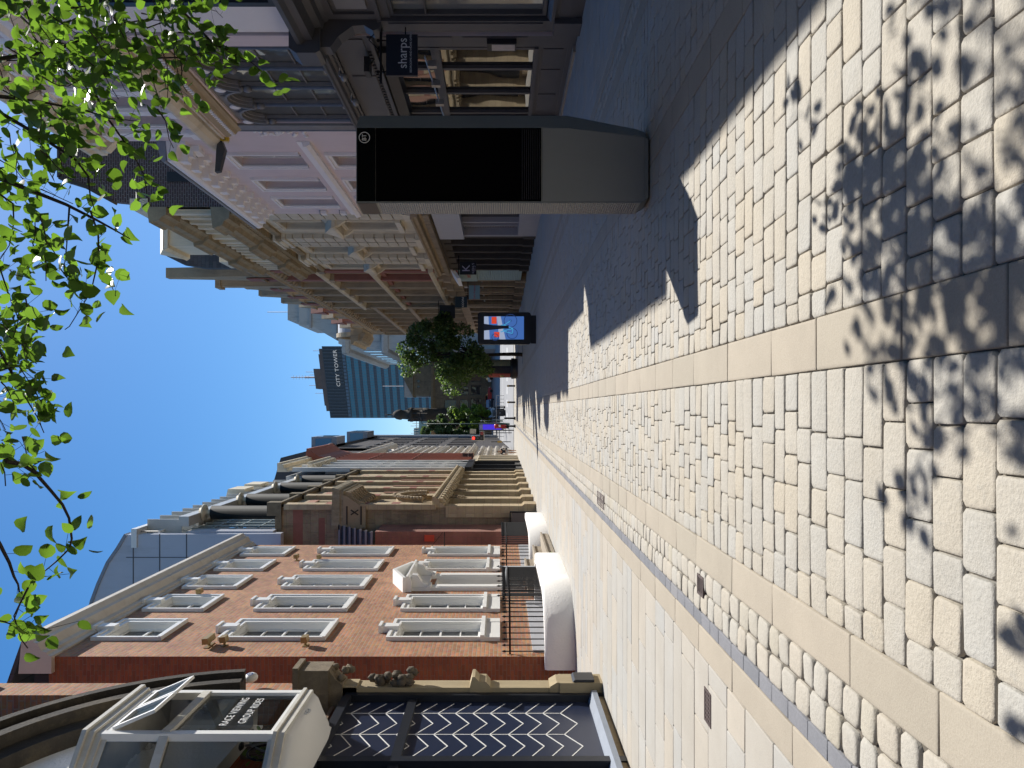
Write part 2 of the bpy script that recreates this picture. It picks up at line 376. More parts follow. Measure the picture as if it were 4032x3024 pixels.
g.quad((-40,104,gz(104)+.006),(40,104,gz(104)+.006),(40,104.3,gz(104.3)+.006),(-40,104.3,gz(104.3)+.006))
g.build('road_markings',plain('road_paint',(.7,.7,.68),.8,.1),kind='structure')
# drain and service covers
def cover(x,y,lx,ly,label,slots):
    t=thing('drain_cover',label,'drain cover',(x,y,0))
    f=MB(); f.box(x-lx/2,x+lx/2,y-ly/2,y-ly/2+.014,-.02,.006); f.box(x-lx/2,x+lx/2,y+ly/2-.014,y+ly/2,-.02,.006)
    f.box(x-lx/2,x-lx/2+.014,y-ly/2+.014,y+ly/2-.014,-.02,.006); f.box(x+lx/2-.014,x+lx/2,y-ly/2+.014,y+ly/2-.014,-.02,.006); f.build('frame',M['ironrust'],t)
    g=MB()
    if slots: 
        for k in range(7):
            c=x-lx/2+.02+(lx-.04)*(k+.5)/7; g.box(c-.006,c+.006,y-ly/2+.014,y+ly/2-.014,-.02,.004)
    else:
        g.box(x-lx/2+.014,x+lx/2-.014,y-ly/2+.014,y+ly/2-.014,-.02,.002)
        for i in range(7):
            for k in range(4): 
                cx=x-lx/2+.03+(lx-.06)*i/6; cy=y-ly/2+.03+(ly-.06)*k/3; g.box(cx-.008,cx+.008,cy-.006,cy+.006,.002,.006)
    g.build('grate' if slots else 'plate',M['ironrust'],t)
M['ironrust']=plain('rusty_cast_iron',(.085,.06,.055),.7,.3,25,.002,60)
cover(-1.335,11.2,.20,.75,'dark slotted drain grate in the gutter setts beyond the other covers','x')
cover(-1.30,5.62,.15,.17,'small rusty inspection cover set among the gutter setts',None)
cover(-2.12,5.42,.24,.17,'rusty studded cover set in the pale pavement flags',None)

# ---------------------------------------------------------------- street kiosk
kf=plain('kiosk_grey_metal',(.27,.28,.26),.45,.06,2)
kg=plain('kiosk_side_mesh',(.36,.34,.30),.5,.05,3)
def ribmat():
    m,nt,b=newmat('kiosk_ribbed_grille'); p=pos(nt); w=N(nt,'ShaderNodeTexWave',bands_direction='Z'); w.inputs['Scale'].default_value=14; L(nt,p,w.inputs[0])
    L(nt,mixc(nt,w.outputs[1],(.27,.26,.235),(.33,.315,.285)),b.inputs['Base Color']); b.inputs['Roughness'].default_value=.5; bump(nt,b,w.outputs[1],.01); return m
kr=ribmat()
def finemat():
    m,nt,b=newmat('kiosk_fine_grille'); p=pos(nt); w=N(nt,'ShaderNodeTexWave',bands_direction='X'); w.inputs['Scale'].default_value=40; L(nt,p,w.inputs[0])
    n=noise(nt,p,2,4); L(nt,mixc(nt,n.outputs[0],(.33,.345,.325),(.39,.40,.38)),b.inputs['Base Color']); b.inputs['Roughness'].default_value=.42; bump(nt,b,w.outputs[1],.004); return m
kl=finemat()
t=thing('information_kiosk','tall dark grey street kiosk with a blank black screen standing on the setts','kiosk',(2.45,7.7,0))
def plan(z,xr,xf,lift=0): return [(2.03+lift,7.5,z),(xf,7.5,z),(xr,7.70,z),(xr,7.86,z),(2.06+lift,7.88,z),(2.0+lift,7.80,z)]
def loft(secs,caps=True):
    mb=MB(); n=len(secs[0]); vs=[p for s in secs for p in s]; fs=[]
    for i in range(len(secs)-1):
        for k in range(n): fs.append((i*n+k,i*n+(k+1)%n,(i+1)*n+(k+1)%n,(i+1)*n+k))
    if caps: fs+=[tuple(range(n)),tuple(range((len(secs)-1)*n,len(secs)*n))]
    return mb.add(vs,fs)
loft([plan(.02,2.80,2.66,.05),plan(.10,2.83,2.69,0),plan(.80,2.966,2.765),plan(1.075,2.966,2.775),plan(2.895,2.966,2.775)]).build('casing',kf,t)
b=MB(); b.quad((2.05,7.496,.06),(2.672,7.496,.06),(2.762,7.496,.80),(2.765,7.496,1.06),(2.05,7.496,1.06)); b.build('lower_panel',kl,t)
b=MB(); b.box(2.045,2.765,7.49,7.5,1.075,2.70); b.build('screen',glassy('black_screen',(.002,.002,.0025),1.25,.1,0),t)
b=MB(); b.box(2.045,2.765,7.488,7.5,2.706,2.885); b.build('header_panel',glassy('black_header',(.003,.004,.004),1.25,.25,0),t)
b=MB()
for k in range(9): b.box(2.06,2.75,7.486,7.49,1.09+k*.021,1.097+k*.021)
b.build('louvre',M['blacksoft'],t)
b=MB(); b.add([(2.0285,7.495,.12),(1.998,7.80,.12),(1.998,7.80,2.68),(2.0285,7.495,2.68)],[(0,1,2,3)]); b.build('side_grille',kr,t)
b=MB(); b.add([(2.027,7.495,2.70),(1.996,7.80,2.70),(1.996,7.80,2.88),(2.027,7.495,2.88)],[(0,1,2,3)])
for k in range(10): 
    z=2.71+k*.017; b.add([(2.024,7.496,z),(1.994,7.80,z),(1.994,7.80,z+.007),(2.024,7.496,z+.007)],[(0,1,2,3)])
b.build('speaker_grille',M['charcoal'],t)
Tk=T_front(7.488); b=MB(Tk); b.arch(2.67,2.812,.048,0,.003,.0075,32,0,2*math.pi); b.build('emblem_ring',M['white'],t)
text(Tk,'BT',2.67,.001,2.812,.06,M['white'],t,'emblem_lettering',sx=.95)

# ---------------------------------------------------------------- advertising screen
t=thing('advertising_screen','black framed digital advert of bicycles standing on the shaded street','advertising screen',(3.3,31.3,0))
b=MB(T_front(31.2))
def rrect(a0,a1,c0,c1,r,n=5):
    P=[]
    for cx,cz,s in ((a1-r,c1-r,0),(a0+r,c1-r,1),(a0+r,c0+r,2),(a1-r,c0+r,3)):
        for k in range(n+1):
            a=math.pi/2*(s+k/n); P.append((cx+r*math.cos(a),cz+r*math.sin(a)))
    return P
b.poly(rrect(2.66,3.97,.21,2.39,.12),-.28,0); b.build('casing',M['black'],t)
b=MB(); b.box(2.70,3.85,31.25,31.45,0,.21); b.build('base',M['black'],t)
Ts=T_front(31.19); b=MB(Ts); b.box(2.86,3.80,-.01,.0,.5,2.13); b.build('screen',emis('screen_blue',(.06,.16,.48),.55),t)
E=lambda n,c,s=.5: emis(n,c,s)
b=MB(Ts); b.poly([(2.86,1.25),(3.8,1.45),(3.8,1.62),(2.86,1.5)],.001,.002); b.poly([(2.86,1.9),(3.8,1.95),(3.8,2.13),(2.86,2.13)],.001,.002); b.build('screen_picture',E('screen_grey',(.42,.5,.7)),t)
b=MB(Ts); b.box(2.95,3.16,.002,.004,1.5,1.72); b.box(3.5,3.78,.002,.004,1.62,1.82); b.build('screen_picture',E('screen_red',(.85,.08,.03)),t)
b=MB(Ts)
for (cx,cz,r) in ((3.1,.98,.2),(3.62,1.05,.25),(2.95,1.68,.12)): b.arch(cx,cz,r,.004,.006,.028,20,0,2*math.pi); b.arch(cx,cz,.03,.004,.006,.02,10,0,2*math.pi)
b.build('screen_picture',E('screen_darkblue',(.02,.05,.18)),t)
b=MB(Ts)
def seg(b,x0,z0,x1,z1,w,d0,d1):
    dx,dz=x1-x0,z1-z0; l=math.hypot(dx,dz); nx,nz=-dz/l*w/2,dx/l*w/2; b.poly([(x0+nx,z0+nz),(x1+nx,z1+nz),(x1-nx,z1-nz),(x0-nx,z0-nz)],d0,d1)
for s in ((3.1,.98,3.2,1.35),(3.2,1.35,3.45,1.3),(3.3,.95,3.45,1.3),(3.1,.98,3.3,.95),(3.3,.95,3.2,1.35),(3.45,1.3,3.62,1.05),(3.2,1.35,3.16,1.45),(3.45,1.3,3.44,1.45)): seg(b,*s,.035,.007,.009)
b.build('screen_picture',E('screen_cyan',(.08,.42,.75)),t)
b=MB(Ts); b.poly([(3.22,2.13),(3.5,2.13),(3.44,1.75),(3.42,1.25),(3.44,1.12),(3.3,1.12),(3.3,1.3),(3.26,1.7)],.010,.012); b.build('screen_picture',E('screen_black',(.008,.01,.02)),t)

# ---------------------------------------------------------------- camera and light
cam=bpy.data.cameras.new('camera'); co=bpy.data.objects.new('camera',cam); C.objects.link(co)
cam.sensor_width=36; cam.lens=36*F/2212; cam.sensor_fit='HORIZONTAL'; cam.clip_end=4000; cam.clip_start=.05
cam.shift_x=26.0/2212; cam.shift_y=54.5/2212
co.matrix_world=Matrix(((0,1,0,0),(0,0,-1,0),(-1,0,0,H0),(0,0,0,1)))
sc=bpy.context.scene; sc.camera=co
sc.render.resolution_x=1024; sc.render.resolution_y=768
EL=math.radians(52.3); AZ=math.atan2(.595,.80)
ts=Vector((math.sin(AZ)*math.cos(EL),math.cos(AZ)*math.cos(EL),math.sin(EL)))
sl=bpy.data.lights.new('sun','SUN'); sl.energy=5.0; sl.angle=math.radians(.5); sl.color=(1,.965,.905)
so=bpy.data.objects.new('sun',sl); C.objects.link(so); so.rotation_euler=ts.to_track_quat('Z','Y').to_euler(); so.location=(0,0,50)
w=bpy.data.worlds.new("World"); sc.world=w; w.use_nodes=True; nt=w.node_tree
sk=N(nt,'ShaderNodeTexSky',sky_type='NISHITA'); sk.sun_disc=False; sk.sun_elevation=EL; sk.sun_rotation=AZ; sk.air_density=1.0; sk.dust_density=.5; sk.ozone_density=1.6
hs=N(nt,'ShaderNodeHueSaturation'); hs.inputs['Saturation'].default_value=1.42; L(nt,sk.outputs[0],hs.inputs['Color']); L(nt,hs.outputs[0],nt.nodes['Background'].inputs[0]); nt.nodes['Background'].inputs[1].default_value=.096
sc.view_settings.view_transform='Standard'; sc.view_settings.look='None'; sc.view_settings.exposure=0.55; sc.view_settings.gamma=1
# ---------------------------------------------------------------- building helpers
def window(par,T,u,z0,z1,wd,set_=.16,fr=.055,cols=1,rows=(.5,),mf=None,mg=None,name='window',sill=None,label=None,th=.05,bar=.028):
    """frame mesh with pane and sill as sub-parts; fills hole u±wd/2"""
    mf=mf or M['white']; mg=mg or M['glass']; a,b=u-wd/2,u+wd/2; w0,w1=-set_,-set_+th
    f=MB(T); f.box(a,a+fr,w0,w1,z0,z1); f.box(b-fr,b,w0,w1,z0,z1); f.box(a+fr,b-fr,w0,w1,z1-fr,z1); f.box(a+fr,b-fr,w0,w1,z0,z0+fr)
    for k in range(1,cols):
        c=a+(b-a)*k/cols; f.box(c-bar/2,c+bar/2,w0+.005,w1-.008,z0+fr,z1-fr)
    for r in rows:
        z=z0+(z1-z0)*r; h=bar if r!=.5 else bar*1.6; f.box(a+fr,b-fr,w0+.002,w1-.004,z-h/2,z+h/2)
    o=f.build(name,mf,par,label)
    p=MB(T); p.quad((a+.01,w0+.012,z0+.01),(b-.01,w0+.012,z0+.01),(b-.01,w0+.012,z1-.01),(a+.01,w0+.012,z1-.01)); g=p.build('pane',mg,o)
    if sill:
        s=MB(T); s.box(a-.06,b+.06,-set_,sill[0],z0-sill[1],z0-.002); s.build('sill',sill[2] if len(sill)>2 else mf,o)
    return o
def surround(par,T,u,z0,z1,wd,bw,pw,mat,key=False,head=None,name='surround'):
    a,b=u-wd/2,u+wd/2; m=MB(T)
    m.box(a-bw,a,-.01,pw,z0,z1); m.box(b,b+bw,-.01,pw,z0,z1); m.box(a-bw,b+bw,-.01,pw,z1,z1+bw)
    m.box(a-bw-.02,a-bw+.05,-.01,pw+.03,z0,z1+bw+.02); m.box(b+bw-.05,b+bw+.02,-.01,pw+.03,z0,z1+bw+.02); m.box(a-bw+.05,b+bw-.05,-.01,pw+.03,z1+bw-.05,z1+bw+.02)
    if key: m.poly([(u-.11,z1-.02),(u+.11,z1-.02),(u+.15,z1+bw+.2),(u-.15,z1+bw+.2)],-.01,pw+.09); m.box(u-.19,u+.19,-.01,pw+.12,z1+bw+.2,z1+bw+.26)
    return m.build(name,mat,par)
def cornice(par,T,u0,u1,z0,h,p,mat,name='cornice',mod=None,modmat=None,m0=0,m1=0):
    pr=[(-.02,z0),(.06*p,z0),(.12*p,z0+.14*h),(.35*p,z0+.2*h),(.40*p,z0+.42*h),(.82*p,z0+.5*h),(.84*p,z0+.74*h),(1.0*p,z0+.86*h),(1.0*p,z0+h),(-.02,z0+h)]
    o=MB(T); o.prof(pr,u0,u1,m0,m1)
    if mod:
        n=int((u1-u0)/mod)
        for i in range(n):
            c=u0+(i+.5)*(u1-u0)/n; ww=mod*.26
            o.prof([(.35*p,z0+.05*h),(.45*p,z0+.05*h),(.80*p,z0+.28*h),(.80*p,z0+.48*h),(.36*p,z0+.48*h)],c-ww,c+ww)
    return o.build(name,mat,par)
def dentils(par,T,u0,u1,z0,h,p0,p1,pitch,mat,name='dentils'):
    o=MB(T); n=int((u1-u0)/pitch)
    for i in range(n):
        c=u0+(i+.5)*(u1-u0)/n; o.box(c-pitch*.28,c+pitch*.28,p0,p1,z0,z0+h)
    return o.build(name,mat,par)
def core(par,T,u0,u1,d0,d1,z0,z1,mat,name='wall_core'):
    return MB(T).box(u0,u1,-d1,-d0,z0,z1).build(name,mat,par)
def pilaster(m,u,wd,z0,z1,p,capz=.35,base=.3,cap=True):
    m.box(u-wd/2,u+wd/2,-.01,p,z0+base,z1-capz); m.box(u-wd/2-.05,u+wd/2+.05,-.01,p+.05,z0,z0+base)
    m.box(u-wd/2-.03,u+wd/2+.03,-.01,p+.03,z1-capz,z1-capz+.06); m.box(u-wd/2-.02,u+wd/2+.02,-.01,p+.02,z1-capz+.06,z1-.1); m.box(u-wd/2-.08,u+wd/2+.08,-.01,p+.09,z1-.1,z1)
def rustic(m,u,wd,z0,z1,p,course=.42,gap=.07):
    z=z0
    while z<z1-.05:
        e=min(z+course,z1); m.box(u-wd/2,u+wd/2,-.01,p,z+gap/2,e-gap/2); z=e
    m.box(u-wd/2+.06,u+wd/2-.06,-.01,p-.11,z0,z1)

# ================================================================ LEFT: brick town house
XB=-4.9; T=T_left(XB); B0,B1=15.1,27.5; ZB=10.42
bh=thing('brick_house','orange brick town house with white framed sash windows and a white pedimented door','building',(XB,21,0))
bay=[16.85+2.31*i for i in range(5)]; OW=1.08
holes=[]
for i,u in enumerate(bay):
    if i!=2: holes.append((u-OW/2,u+OW/2,1.90,3.72))
    else: holes.append((u-OW/2,u+OW/2,.80,3.30))
    holes.append((u-OW/2,u+OW/2,5.35,7.28)); holes.append((u-OW/2,u+OW/2,8.82,9.97))
w=MB(T); w.wall(B0,B1,0,ZB,holes,.36); w.build('wall',M['redbrick'],bh)
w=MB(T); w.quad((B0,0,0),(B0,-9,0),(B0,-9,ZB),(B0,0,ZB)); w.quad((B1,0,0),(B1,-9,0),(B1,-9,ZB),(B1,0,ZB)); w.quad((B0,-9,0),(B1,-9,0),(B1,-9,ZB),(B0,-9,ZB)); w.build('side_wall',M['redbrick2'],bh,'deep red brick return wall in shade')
w=MB(T); w.box(B0+.02,B1-.02,-8.9,-.37,.02,ZB+.3); w.build('interior',M['blacksoft'],bh)
w=MB(T); pr=[(-.3,10.30),(.04,10.30),(.07,10.38),(.12,10.40),(.14,10.50),(.30,10.58),(.32,10.66),(.42,10.76),(.42,10.88),(-.3,10.95)]
w.prof(pr,B0-.12,B1+.05); w.build('cornice',plain('painted_cornice',(.60,.55,.47),.6,.1,1.2,stain=((.35,.27,.2),.5)),bh)
w=MB(T); w.prof([(.30,10.885),(.40,10.885),(.40,10.93),(-1.5,11.6),(-1.5,11.5)],B0,B1); w.build('roof',M['slate'],bh)
wht=M['white']
for i,u in enumerate(bay):
    for k,(a,b,rows,cols) in enumerate(((1.90,3.72,(.25,.5,.75),2),(5.35,7.28,(.25,.5,.75),2),(8.82,9.97,(.5,),2))):
        if i==2 and k==0: continue
        lin=MB(T)  # white reveal lining
        x0,x1=u-OW/2,u+OW/2
        lin.box(x0+.001,x0+.02,-.355,.0,a,b); lin.box(x1-.02,x1-.001,-.355,.0,a,b); lin.box(x0+.02,x1-.02,-.355,.0,b-.02,b-.001); lin.box(x0+.02,x1-.02,-.355,.0,a+.001,a+.02)
        o=window(bh,T,u,a+.02,b-.02,OW-.04,.17,.05,cols,rows)
        lin.build('reveal',wht,o)
        s=surround(bh,T,u,a-(0 if k==0 else .1),b,OW,.16,.05,wht,True)
        if k==0:
            q=MB(T); q.box(u-.76,u+.76,-.01,.13,a-.09,a-.002); q.box(u-.74,u-.45,-.01,.08,a-.42,a-.09); q.box(u+.45,u+.74,-.01,.08,a-.42,a-.09); q.box(u-.45,u+.45,-.01,.07,a-.42,a-.09); q.build('window_sill',wht,bh)
        else:
            q=MB(T); q.box(u-.74+.2,u+.74-.2,-.01,.055,a-.1,a-.002); q.box(u-.71,u+.71,-.01,.09,a-.16,a-.102); q.build('window_sill',wht,bh)
# door with pediment
u=bay[2]; d=MB(T); d.box(u-.5,u+.5,-.34,-.28,.8,2.75); 
for zz in (.95,1.6,2.25): 
    for uu in (-.22,.22): d.box(u+uu-.15,u+uu+.15,-.28,-.262,zz,zz+.45)
door=d.build('door',M['black'],bh)
k=MB(T); k.blob((u+.36,-.24,1.75),(.045,.05,.045),8); k.build('door_knob',M['brass'],door)
window(bh,T,u,2.80,3.28,OW-.04,.30,.05,3,())
q=MB(T); q.box(u-.535,u-.5,-.35,0,.8,3.3); q.box(u+.5,u+.535,-.35,0,.8,3.3); q.box(u-.5,u+.5,-.35,0,3.26,3.3)
for s in (-1,1):
    c=u+s*.72; q.box(c-.18,c+.18,-.01,.08,.8,3.35); q.box(c-.13,c+.13,.08,.11,.95,3.2); q.box(c-.22,c+.22,-.01,.14,3.35,3.45)
    q.prof([(.0,3.45),(.16,3.45),(.22,3.60),(.40,3.72),(.42,3.86),(0,3.86)],c-.12,c+.12)
q.box(u-.94,u+.94,-.01,.09,3.45,3.86); q.prof([(0,3.86),(.30,3.86),(.42,3.95),(.42,4.0),(0,4.0)],u-1.05,u+1.05)
q.poly([(u-1.05,4.0),(u+1.05,4.0),(u,4.38)],-.01,.08)
for s in (-1,1): q.poly([(u+s*1.08,4.0),(u+s*1.10,4.08),(u,4.50),(u,4.40)],0,.40)
q.build('door_surround',wht,bh)
# wall lights
for (x,y,s) in ((452,1381,.26),(497,1381,.17),(659,1381,.19)):
    Y=YX(1393,XB); z=ZZ(x,Y)
for n_,(yy,xx,ln) in enumerate(((1395,452,.42),(1395,485,.20),(1395,660,.22),(1288,432,.20),(1211,641,.24),(1212,690,.16),)):
    Y=YX(yy,XB); z=ZZ(xx,Y)
    t=thing('wall_light',['larger rusty floodlight high on the brick wall nearest the roof corner','small rusty floodlight level with the top of the nearest tall upper window','small rusty floodlight beside the nearest tall upper window','small rusty floodlight under the second top floor window','long rusty floodlight on the brick beside the far top floor windows','little rusty floodlight above the fourth tall upper window'][n_],'wall light',(XB,Y,z))
    b=MB(T); b.prof([(.08,z+.07),(.20,z+.08),(.21,z-.04),(.09,z-.06)],Y-ln/2,Y+ln/2); b.build('housing',M['brass'],t)
    b=MB(T); b.box(Y-ln/2+.02,Y+ln/2-.02,-.005,.015,z-.05,z+.05); b.box(Y-.02,Y+.02,.015,.13,z-.02,z+.02); b.build('bracket',M['brass'],t)
# flag/aerial pole at far end
t=thing('aerial_bracket','thin black bracket pole with a stay sticking out above the far ground floor window','bracket',(XB,27.0,4.5))
b=MB(); b.tube([(XB,27.0,ZZ(960,27)),(-4.35,27.0,ZZ(960,27))],.016,6); b.build('pole',M['iron'],t)
b=MB(); b.tube([(XB,26.9,ZZ(930,27)),(-4.35,27.0,ZZ(957,27))],.008,5); b.build('stay',M['iron'],t)
# garden walls, steps and railings
def path_wall(name,label,pts,z1,th=.24):
    n=len(pts); ins=[]; P=[Vector((p[0],p[1],0)) for p in pts]
    t=thing(name,label,'low wall',(pts[0][0],pts[0][1],0)); vs=[];fs=[]
    for i,p in enumerate(P):
        d=(P[min(i+1,n-1)]-P[max(i-1,0)]).normalized(); nn=Vector((-d.y,d.x,0)); q=p+nn*th
        vs+=[(p.x,p.y,0),(p.x,p.y,z1-.05),(p.x+nn.x*.04,p.y+nn.y*.04,z1),(q.x-nn.x*.04,q.y-nn.y*.04,z1),(q.x,q.y,z1-.05),(q.x,q.y,0)]
    for i in range(n-1):
        for k in range(5): fs.append((i*6+k,i*6+k+1,(i+1)*6+k+1,(i+1)*6+k))
    fs+=[tuple(range(6)),tuple(range((n-1)*6,n*6))]
    b=MB(); b.add(vs,fs,True); shade_edges(b.build('masonry',M['whitewash'],t),50); return t
def arc(cx,cy,r,a0,a1,n): return [(cx+r*math.cos(math.radians(a0+(a1-a0)*i/n)),cy+r*math.sin(math.radians(a0+(a1-a0)*i/n))) for i in range(n+1)]
near=[(-4.9,19.95),(-4.5,19.75),(-4.15,19.45)]+arc(-4.10,19.2,.22,60,0,4)+[(-3.88,18.0),(-3.90,17.2)]+arc(-5.05,16.55,1.12,25,-90,9)
near=[(-3.87,19.3),(-3.87,18.6),(-3.87,18.0),(-3.87,17.4),(-3.87,16.9)]+arc(-5.06,16.32,1.21,14,-92,16)
wa=path_wall('garden_wall','low whitewashed wall curving round the railings nearest the brick corner',near[::1],.60)
b=MB()
b.box(-4.9,-3.87,19.3,19.5,0,.6); b.build('end_pier',M['whitewash'],wa)
far=[(-4.85,23.0),(-4.60,23.05),(-4.38,23.18),(-4.18,23.38),(-4.03,23.62),(-3.93,23.9),(-3.88,24.2),(-3.88,24.8),(-3.88,25.8),(-3.88,26.9)]
wb=path_wall('garden_wall','farther low whitewashed wall flaring beyond the worn stone steps',[(p[0],p[1]) for p in far][::-1],.60)
def railing(label,pts,z0,z1,step=.115,stay=None):
    t=thing('railing',label,'railing',(pts[0][0],pts[0][1],z0)); P=[Vector((p[0],p[1],0)) for p in pts]; ds=[0]
    for a,c in zip(P,P[1:]): ds.append(ds[-1]+(c-a).length)
    def at(d):
        for i in range(len(P)-1):
            if d<=ds[i+1]+1e-9: return P[i].lerp(P[i+1],(d-ds[i])/(ds[i+1]-ds[i]))
        return P[-1]
    b=MB(); n=int(ds[-1]/step)
    for i in range(n+1):
        p=at(ds[-1]*i/n); b.tube([(p.x,p.y,z0-.02),(p.x,p.y,z1+.03)],.0135,5); b.tube([(p.x,p.y,z1+.03),(p.x,p.y,z1+.06),(p.x,p.y,z1+.12)],[.015,.026,.001],5)
    b.build('bars',M['iron'],t)
    b=MB()
    for i in range(len(P)-1): b.tube([(P[i].x,P[i].y,z1-.05),(P[i+1].x,P[i+1].y,z1-.05)],.022,6)
    b.build('top_rail',M['iron'],t)
    return t
def inset(pts,dx): return [(x-dx*.9,y+0) for x,y in pts]
rl=[(-3.99,19.2),(-3.99,18.2),(-3.99,17.0)]+arc(-5.06,16.32,1.08,14,-85,12)
railing('black iron railing with spikes on the curved wall nearest the brick corner',rl,.6,1.33)
railing('short black iron railing climbing beside the near edge of the steps',[(-3.99,19.35),(-4.45,19.4),(-4.88,19.45)],.6,1.45)
railing('black iron railing on the farther whitewashed wall',[(-4.8,23.2),(-4.42,23.4),(-4.15,23.7),(-4.0,24.15),(-4.0,26.9)],.6,1.33)
b=MB(); b.tube([(-3.99,19.25,1.30),(-4.0,18.6,1.33),(-4.02,17.4,1.33)],.03,8); b.tube([(-3.98,19.25,.6),(-3.98,19.25,1.42)],.022,8); b.blob((-3.98,19.25,1.45),(.04,.04,.06),8)
tag(b.build('handrail',plain('grey_galvanised_rail',(.22,.23,.24),.5,.1)),'grey metal handrail topping the railing beside the steps','handrail')
st=thing('stone_steps','three worn stone steps between the whitewashed walls up to the black door','steps',(-4.3,21.3,0)); stm=plain('worn_step_stone',(.33,.28,.215),.85,.2,3,.01,18)
for k in range(3):
    x1=-3.80-.34*k; b=MB(); b.box(-4.89,x1,19.75+.12*k,23.3-.28*k,.02+.24*k-(.0 if k==0 else .24),.25*(k+1)-.05); b.box(-4.885,x1+.04,19.72+.12*k,23.33-.28*k,.25*(k+1)-.05,.25*(k+1)); b.build('step',stm,st)
# basement light band behind railings
b=MB(T); b.box(15.35,19.4,-.01,.05,.15,.82); b.box(23.3,27.3,-.01,.05,.15,.82)
b.build('basement_panel',plain('pale_basement_glazing',(.5,.51,.54),.25,.06),bh)
# weeds
lfm=leafmat('weed_leaf',(.10,.20,.04),(.25,.42,.05),.5,.4)
def leafmesh(pts,size,mat,name,parent=None,kind=None,curl=.18,up=.5,lab=None):
    """scatter of individual folded leaves: pts (n,3)"""
    n=len(pts); P=np.asarray(pts,float); sz=np.asarray(size,float)*np.ones(n)
    tm=np.array([(0,0,0),(.30,.10,.05),(.47,.36,.06),(.40,.66,.05),(.20,.88,.0),(0,1.04,-.10),(-.20,.88,0),(-.40,.66,.05),(-.47,.36,.06),(-.30,.10,.05),(0,.33,-.04),(0,.68,-.05)])
    fs=[(0,1,10),(1,2,10),(2,3,11,10),(3,4,11),(4,5,11),(5,6,11),(6,7,11),(7,8,10,11),(8,9,10),(9,0,10)]
    nz=RNG.normal(0,1,(n,3)); nz[:,2]=np.abs(nz[:,2])*1.0+up; nz/=np.linalg.norm(nz,axis=1,keepdims=True)
    d=RNG.normal(0,1,(n,3)); d[:,2]-=.9; yv=d-nz*np.sum(d*nz,1,keepdims=True); yv/=np.linalg.norm(yv,axis=1,keepdims=True); xv=np.cross(yv,nz)
    cu=1+RNG.uniform(-1,1,(n,1))*1.6
    wid=RNG.uniform(.8,1.05,(n,1,1)); 
    V=P[:,None,:]+sz[:,None,None]*(tm[None,:,0:1]*wid*xv[:,None,:]+(tm[None,:,1:2])*yv[:,None,:]+(tm[None,:,2:3]-curl*(tm[None,:,1:2]-.3)**2)*nz[:,None,:]*cu[:,None,:])
    V=V.reshape(-1,3); me=bpy.data.meshes.new(name); m=len(tm)
    F_=[]; 
    for q in (3,4):
        sub=np.array([f for f in fs if len(f)==q]); F_.append((q,(sub[None]+ (np.arange(n)*m)[:,None,None]).reshape(-1,q)))
    me.vertices.add(len(V)); me.vertices.foreach_set('co',V.astype(np.float32).ravel())
    li=np.concatenate([a.ravel() for _,a in F_]).astype(np.int32); me.loops.add(len(li)); me.loops.foreach_set('vertex_index',li)
    ls=[];o=0
    for q,a in F_: ls.append(o+np.arange(len(a))*q); o+=a.size
    ls=np.concatenate(ls).astype(np.int32); me.polygons.add(len(ls)); me.polygons.foreach_set('loop_start',ls); me.polygons.foreach_set('use_smooth',np.ones(len(ls),bool))
    me.update(calc_edges=True); me.validate(); me.materials.append(mat); ob=bpy.data.objects.new(name,me); C.objects.link(ob)
    if parent is not None:
        ob.parent=parent
        if parent.type=='EMPTY': ob.location=-parent.location
    if kind: ob['kind']=kind
    return ob
pw=[(-3.86+random.gauss(0,.05),19.85+random.gauss(0,.10),.05+abs(random.gauss(0,.07))) for _ in range(90)]
tag(leafmesh(pw,.07,lfm,'weed_clump'),'small green weed clump growing at the foot of the steps','weed')
# ================================================================ LEFT: shop with chevron window and oriel
XS=-4.1; T=T_left(XS)
sh=thing('bicycle_cafe','shop with dark blue chevron panelled front, white oriel bay and a soot black arched gable','building',(XS,9,0))
navy=plain('navy_panel',(.018,.026,.055),.28,.1,1.5)
navyd=plain('navy_black_frame',(.012,.015,.022),.4,.15,4)
SY0,SY1=6.0,10.75
b=MB(T); b.box(SY0,10.87,-.30,-.08,.22,2.66); b.box(SY0,10.87,-.30,-.08,2.78,3.6); b.build('window_panel',navy,sh)
b=MB(T)
for a,c in ((10.87,10.98),(8.84,8.97)): b.box(a,c,-.3,.02,.0,3.7)
b.box(SY0,10.87,-.3,.02,3.6,3.72); b.box(SY0,10.87,-.3,-.02,2.66,2.78); b.build('shop_frame',navyd,sh)
b=MB(T); b.prof([(-.3,.10),(.08,.10),(.08,.17),(-.06,.22),(-.3,.22)],SY0,10.9); b.build('window_sill',plain('blue_grey_sill',(.26,.29,.34),.5,.15,5),sh)
b=MB(T); b.box(SY0,11.0,-.3,0,0,.10); b.build('plinth',M['sand'],sh)
# chevrons: zig-zag white lines on the panel
def chev(b,u0,u1,z0,z1,pitch=.40,cols=2):
    W=(u1-u0)/cols; lw=.016; w0=-.2; w1=-.196
    for c in range(cols+1):
        x=u0+W*c; b.box(x-lw/2,x+lw/2,w0,w1,z0,z1) if c in (0,1,2) else None
ch=MB(T); lw=.0125
def line(u0,z0,u1,z1,zlo,zhi):
    if z1<z0: u0,z0,u1,z1=u1,z1,u0,z0
    if z1<=zlo or z0>=zhi: return
    if z0<zlo: t_=(zlo-z0)/(z1-z0); u0+=(u1-u0)*t_; z0=zlo
    if z1>zhi: t_=(zhi-z0)/(z1-z0); u1=u0+(u1-u0)*t_; z1=zhi
    dx,dz=u1-u0,z1-z0; l=math.hypot(dx,dz); nx,nz=-dz/l*lw/2,dx/l*lw/2
    ch.poly([(u0+nx,z0+nz),(u1+nx,z1+nz),(u1-nx,z1-nz),(u0-nx,z0-nz)],-.08,-.076)
HW=.34
